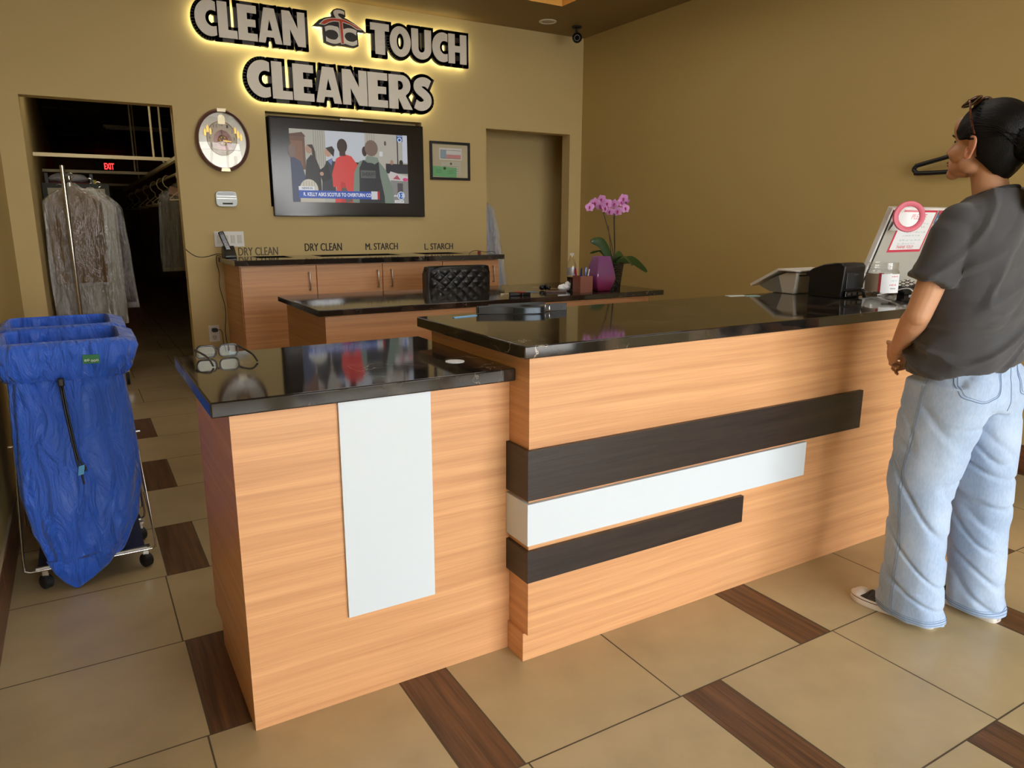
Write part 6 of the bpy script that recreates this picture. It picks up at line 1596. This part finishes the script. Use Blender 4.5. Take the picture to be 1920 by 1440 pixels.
rr_.color_ramp.elements[0].color = C(138, 162, 194); rr_.color_ramp.elements[1].color = C(174, 192, 214)
nd.links.new(t_.outputs['Object'], mpd.inputs[0]); nd.links.new(mpd.outputs[0], nz_.inputs[0]); nd.links.new(t_.outputs['Object'], n2_.inputs[0])
nd.links.new(nz_.outputs[0], mxd.inputs[0]); nd.links.new(n2_.outputs[0], mxd.inputs[2]); nd.links.new(mxd.outputs[0], rr_.inputs[0]); nd.links.new(rr_.outputs[0], pd_.inputs['Base Color'])
bd_ = nd.nodes.new('ShaderNodeBump'); bd_.inputs['Strength'].default_value = 0.3; bd_.inputs['Distance'].default_value = 0.001
nd.links.new(nz_.outputs[0], bd_.inputs['Height']); nd.links.new(bd_.outputs[0], pd_.inputs['Normal']); pd_.inputs['Roughness'].default_value = 0.9; pd_.inputs['Sheen Weight'].default_value = 0.2
jm = remesh(J_, 0.0055, 6, jean_disp)
jeans = jm.build('jeans', dm, body, smooth=180)
tree = BVHTree.FromPolygons(jm.v, jm.f)
seam_m = pbr('denim_seam', C(112, 136, 166), 0.9)
def on_jeans(o, d, lift=0.0012):
    h = tree.ray_cast(Vector(o), Vector(d).normalized())
    return h[0] + h[1] * lift if h[0] is not None else None
def seam(pts, dirs, nm='seam', r=0.0011, lift=0.0008, m=None):
    P = [on_jeans(p, d, lift) for p, d in zip(pts, dirs)]; P = [p for p in P if p is not None]
    if len(P) > 2: MB().tube(P, r, 5).build(nm, m or seam_m, jeans)
# outer side seams
for sx_, cs in ((-1, [(.90, 1.318), (.80, 1.322), (.65, 1.330), (.50, 1.335), (.40, 1.325), (.28, 1.318), (.16, 1.318), (.05, 1.316)]), (1, [(.90, 1.30), (.80, 1.29), (.65, 1.27), (.50, 1.25), (.28, 1.23), (.05, 1.21)])):
    zz = spline([Vector((0, b, a)) for a, b in cs], 8)
    seam([(2.56 + sx_ * 0.6, p.y, p.z) for p in zz], [(-sx_, 0, 0)] * len(zz))
    seam([(2.56 + sx_ * 0.6, p.y + .010, p.z) for p in zz], [(-sx_, 0, 0)] * len(zz), r=0.0007)
# hems
for cx, cy in ((2.419, 1.304), (2.664, 1.212)):
    for zz, rr in ((0.040, 0.0016), (0.032, 0.0010), (0.047, 0.0009)):
        A_ = [2 * PI * i / 48 for i in range(49)]
        seam([(cx + .138 * math.cos(a), cy + .138 * math.sin(a), zz) for a in A_], [(-math.cos(a), -math.sin(a), 0) for a in A_], 'hem', rr)
# centre back seam and pockets
seam([(2.560, 0.8, z_ / 100) for z_ in range(78, 94)], [(0, 1, 0)] * 16)
for x0, w_ in ((2.450, 0.072), (2.668, 0.064)):
    out_p = [(-w_, .96), (-w_ * .98, .90), (-w_ * .92, .842), (-w_ * .5, .826), (0, .818), (w_ * .5, .826), (w_ * .92, .842), (w_ * .98, .90), (w_, .96)]
    for sc_, rr in ((1.0, 0.0016), (0.90, 0.0008)):
        zz = spline([Vector((a * sc_, 0, b + (1 - sc_) * .06)) for a, b in out_p], 5)
        dr_ = Vector((-0.42 if x0 < 2.55 else 0.25, -1, 0)).normalized()
        seam([Vector((x0, 1.20, 0)) + Vector((p.x * (-dr_.y), p.x * dr_.x, p.z)) + dr_ * 0.5 for p in zz], [-dr_] * len(zz), 'back_pocket', rr)

# canvas sneakers
M['sole'] = pbr('rubber_sole', C(222, 216, 206), 0.5)
M['canvas'] = pbr('charcoal_canvas', C(62, 58, 54), 0.85, bump=0.4, bscale=500)
def shoe(heel, toe, label):
    heel = Vector(heel); toe = Vector(toe); d = (toe - heel); L_ = d.length; d.normalize(); sd = Vector((d.y, -d.x, 0))
    outl = [(0, .0), (.004, .022), (.03, .033), (.08, .035), (.14, .036), (.19, .044), (.235, .044), (.265, .034), (.283, .016), (.288, 0)]
    pr_f = [Vector((a * L_ / .288, b, 0)) for a, b in outl]
    top_ = spline(pr_f, 5); loop = [(p.x, p.y) for p in top_] + [(p.x, -p.y) for p in top_[::-1][1:-1]]
    def W_(x, y, z): return heel + d * x + sd * y + Vector((0, 0, z))
    t = MB(); cxx = L_ / 2
    def ring(sc, z): return [W_(cxx + (x - cxx) * (1 - (1 - sc) * .35), y * sc, z) for x, y in loop]
    t.loft([ring(.96, 0.0008), ring(1.0, 0.005), ring(1.0, 0.026), ring(.95, 0.030)])
    so = t.build('sneaker', M['sole'], body, smooth=40, label=label)
    MB().loft([ring(1.004, 0.0225), ring(1.012, 0.024), ring(1.004, 0.0255)], cap=False).build('stripe', M['black'], so)
    u = MB(); R_ = []
    for i in range(25):
        x = L_ * (0.02 + 0.90 * i / 24); f = x / L_
        w_ = 0.031 if f < .5 else 0.031 + (0.040 - .031) * (f - .5) / .25 if f < .75 else 0.040 - (f - .75) * .05
        h_ = 0.085 if f < .42 else 0.085 - (f - .42) * 0.115
        h_ = max(h_, 0.040)
        if f > .86: h_ *= 1 - (f - .86) * 1.2; w_ *= 1 - (f - .86) * 1.5
        if f < .06: w_ *= .75
        R_.append([W_(x, -w_ * math.cos(PI * k / 14) , 0.024 + (h_ - .024) * math.sin(PI * k / 14) ** .8) for k in range(15)] + [W_(x, w_ * .9, .018), W_(x, -w_ * .9, .018)])
    u.loft(R_); u.build('upper', M['canvas'], so, smooth=50)
    c = MB(); R = Matrix((sd, d, Vector((0, 0, 1)))).transposed()
    c.ell(W_(L_ * .870, 0, 0.024), (0.037, 0.031, 0.024), R, 24, 14); c.build('toe_cap', M['sole'], so, smooth=60)
    MB().tube([W_(L_ * .765, y_, 0.030 + 0.020 * math.cos(y_ / .040 * PI / 2)) for y_ in [-.038 + .076 * i / 10 for i in range(11)]], 0.0022, 6).build('toe_band', M['black'], so)
    for k in range(4):
        xx = L_ * (.66 - .075 * k); hh = 0.060 + 0.007 * k
        MB().tube([W_(xx, -.022, hh - .006), W_(xx + .004, 0, hh + .003), W_(xx, .022, hh - .006)], 0.0030, 6).build('lace', M['sole'], so)
    MB().text('ALL STAR', W_(-0.0012, 0.014, 0.010), -sd, Z, 0.028, 0.008).build('heel_lettering', M['ink'], so)
    return so
shoe((2.432, 1.212, 0), (2.388, 1.505, 0), 'left canvas sneaker')
shoe((2.660, 1.118, 0), (2.674, 1.410, 0), 'right canvas sneaker')
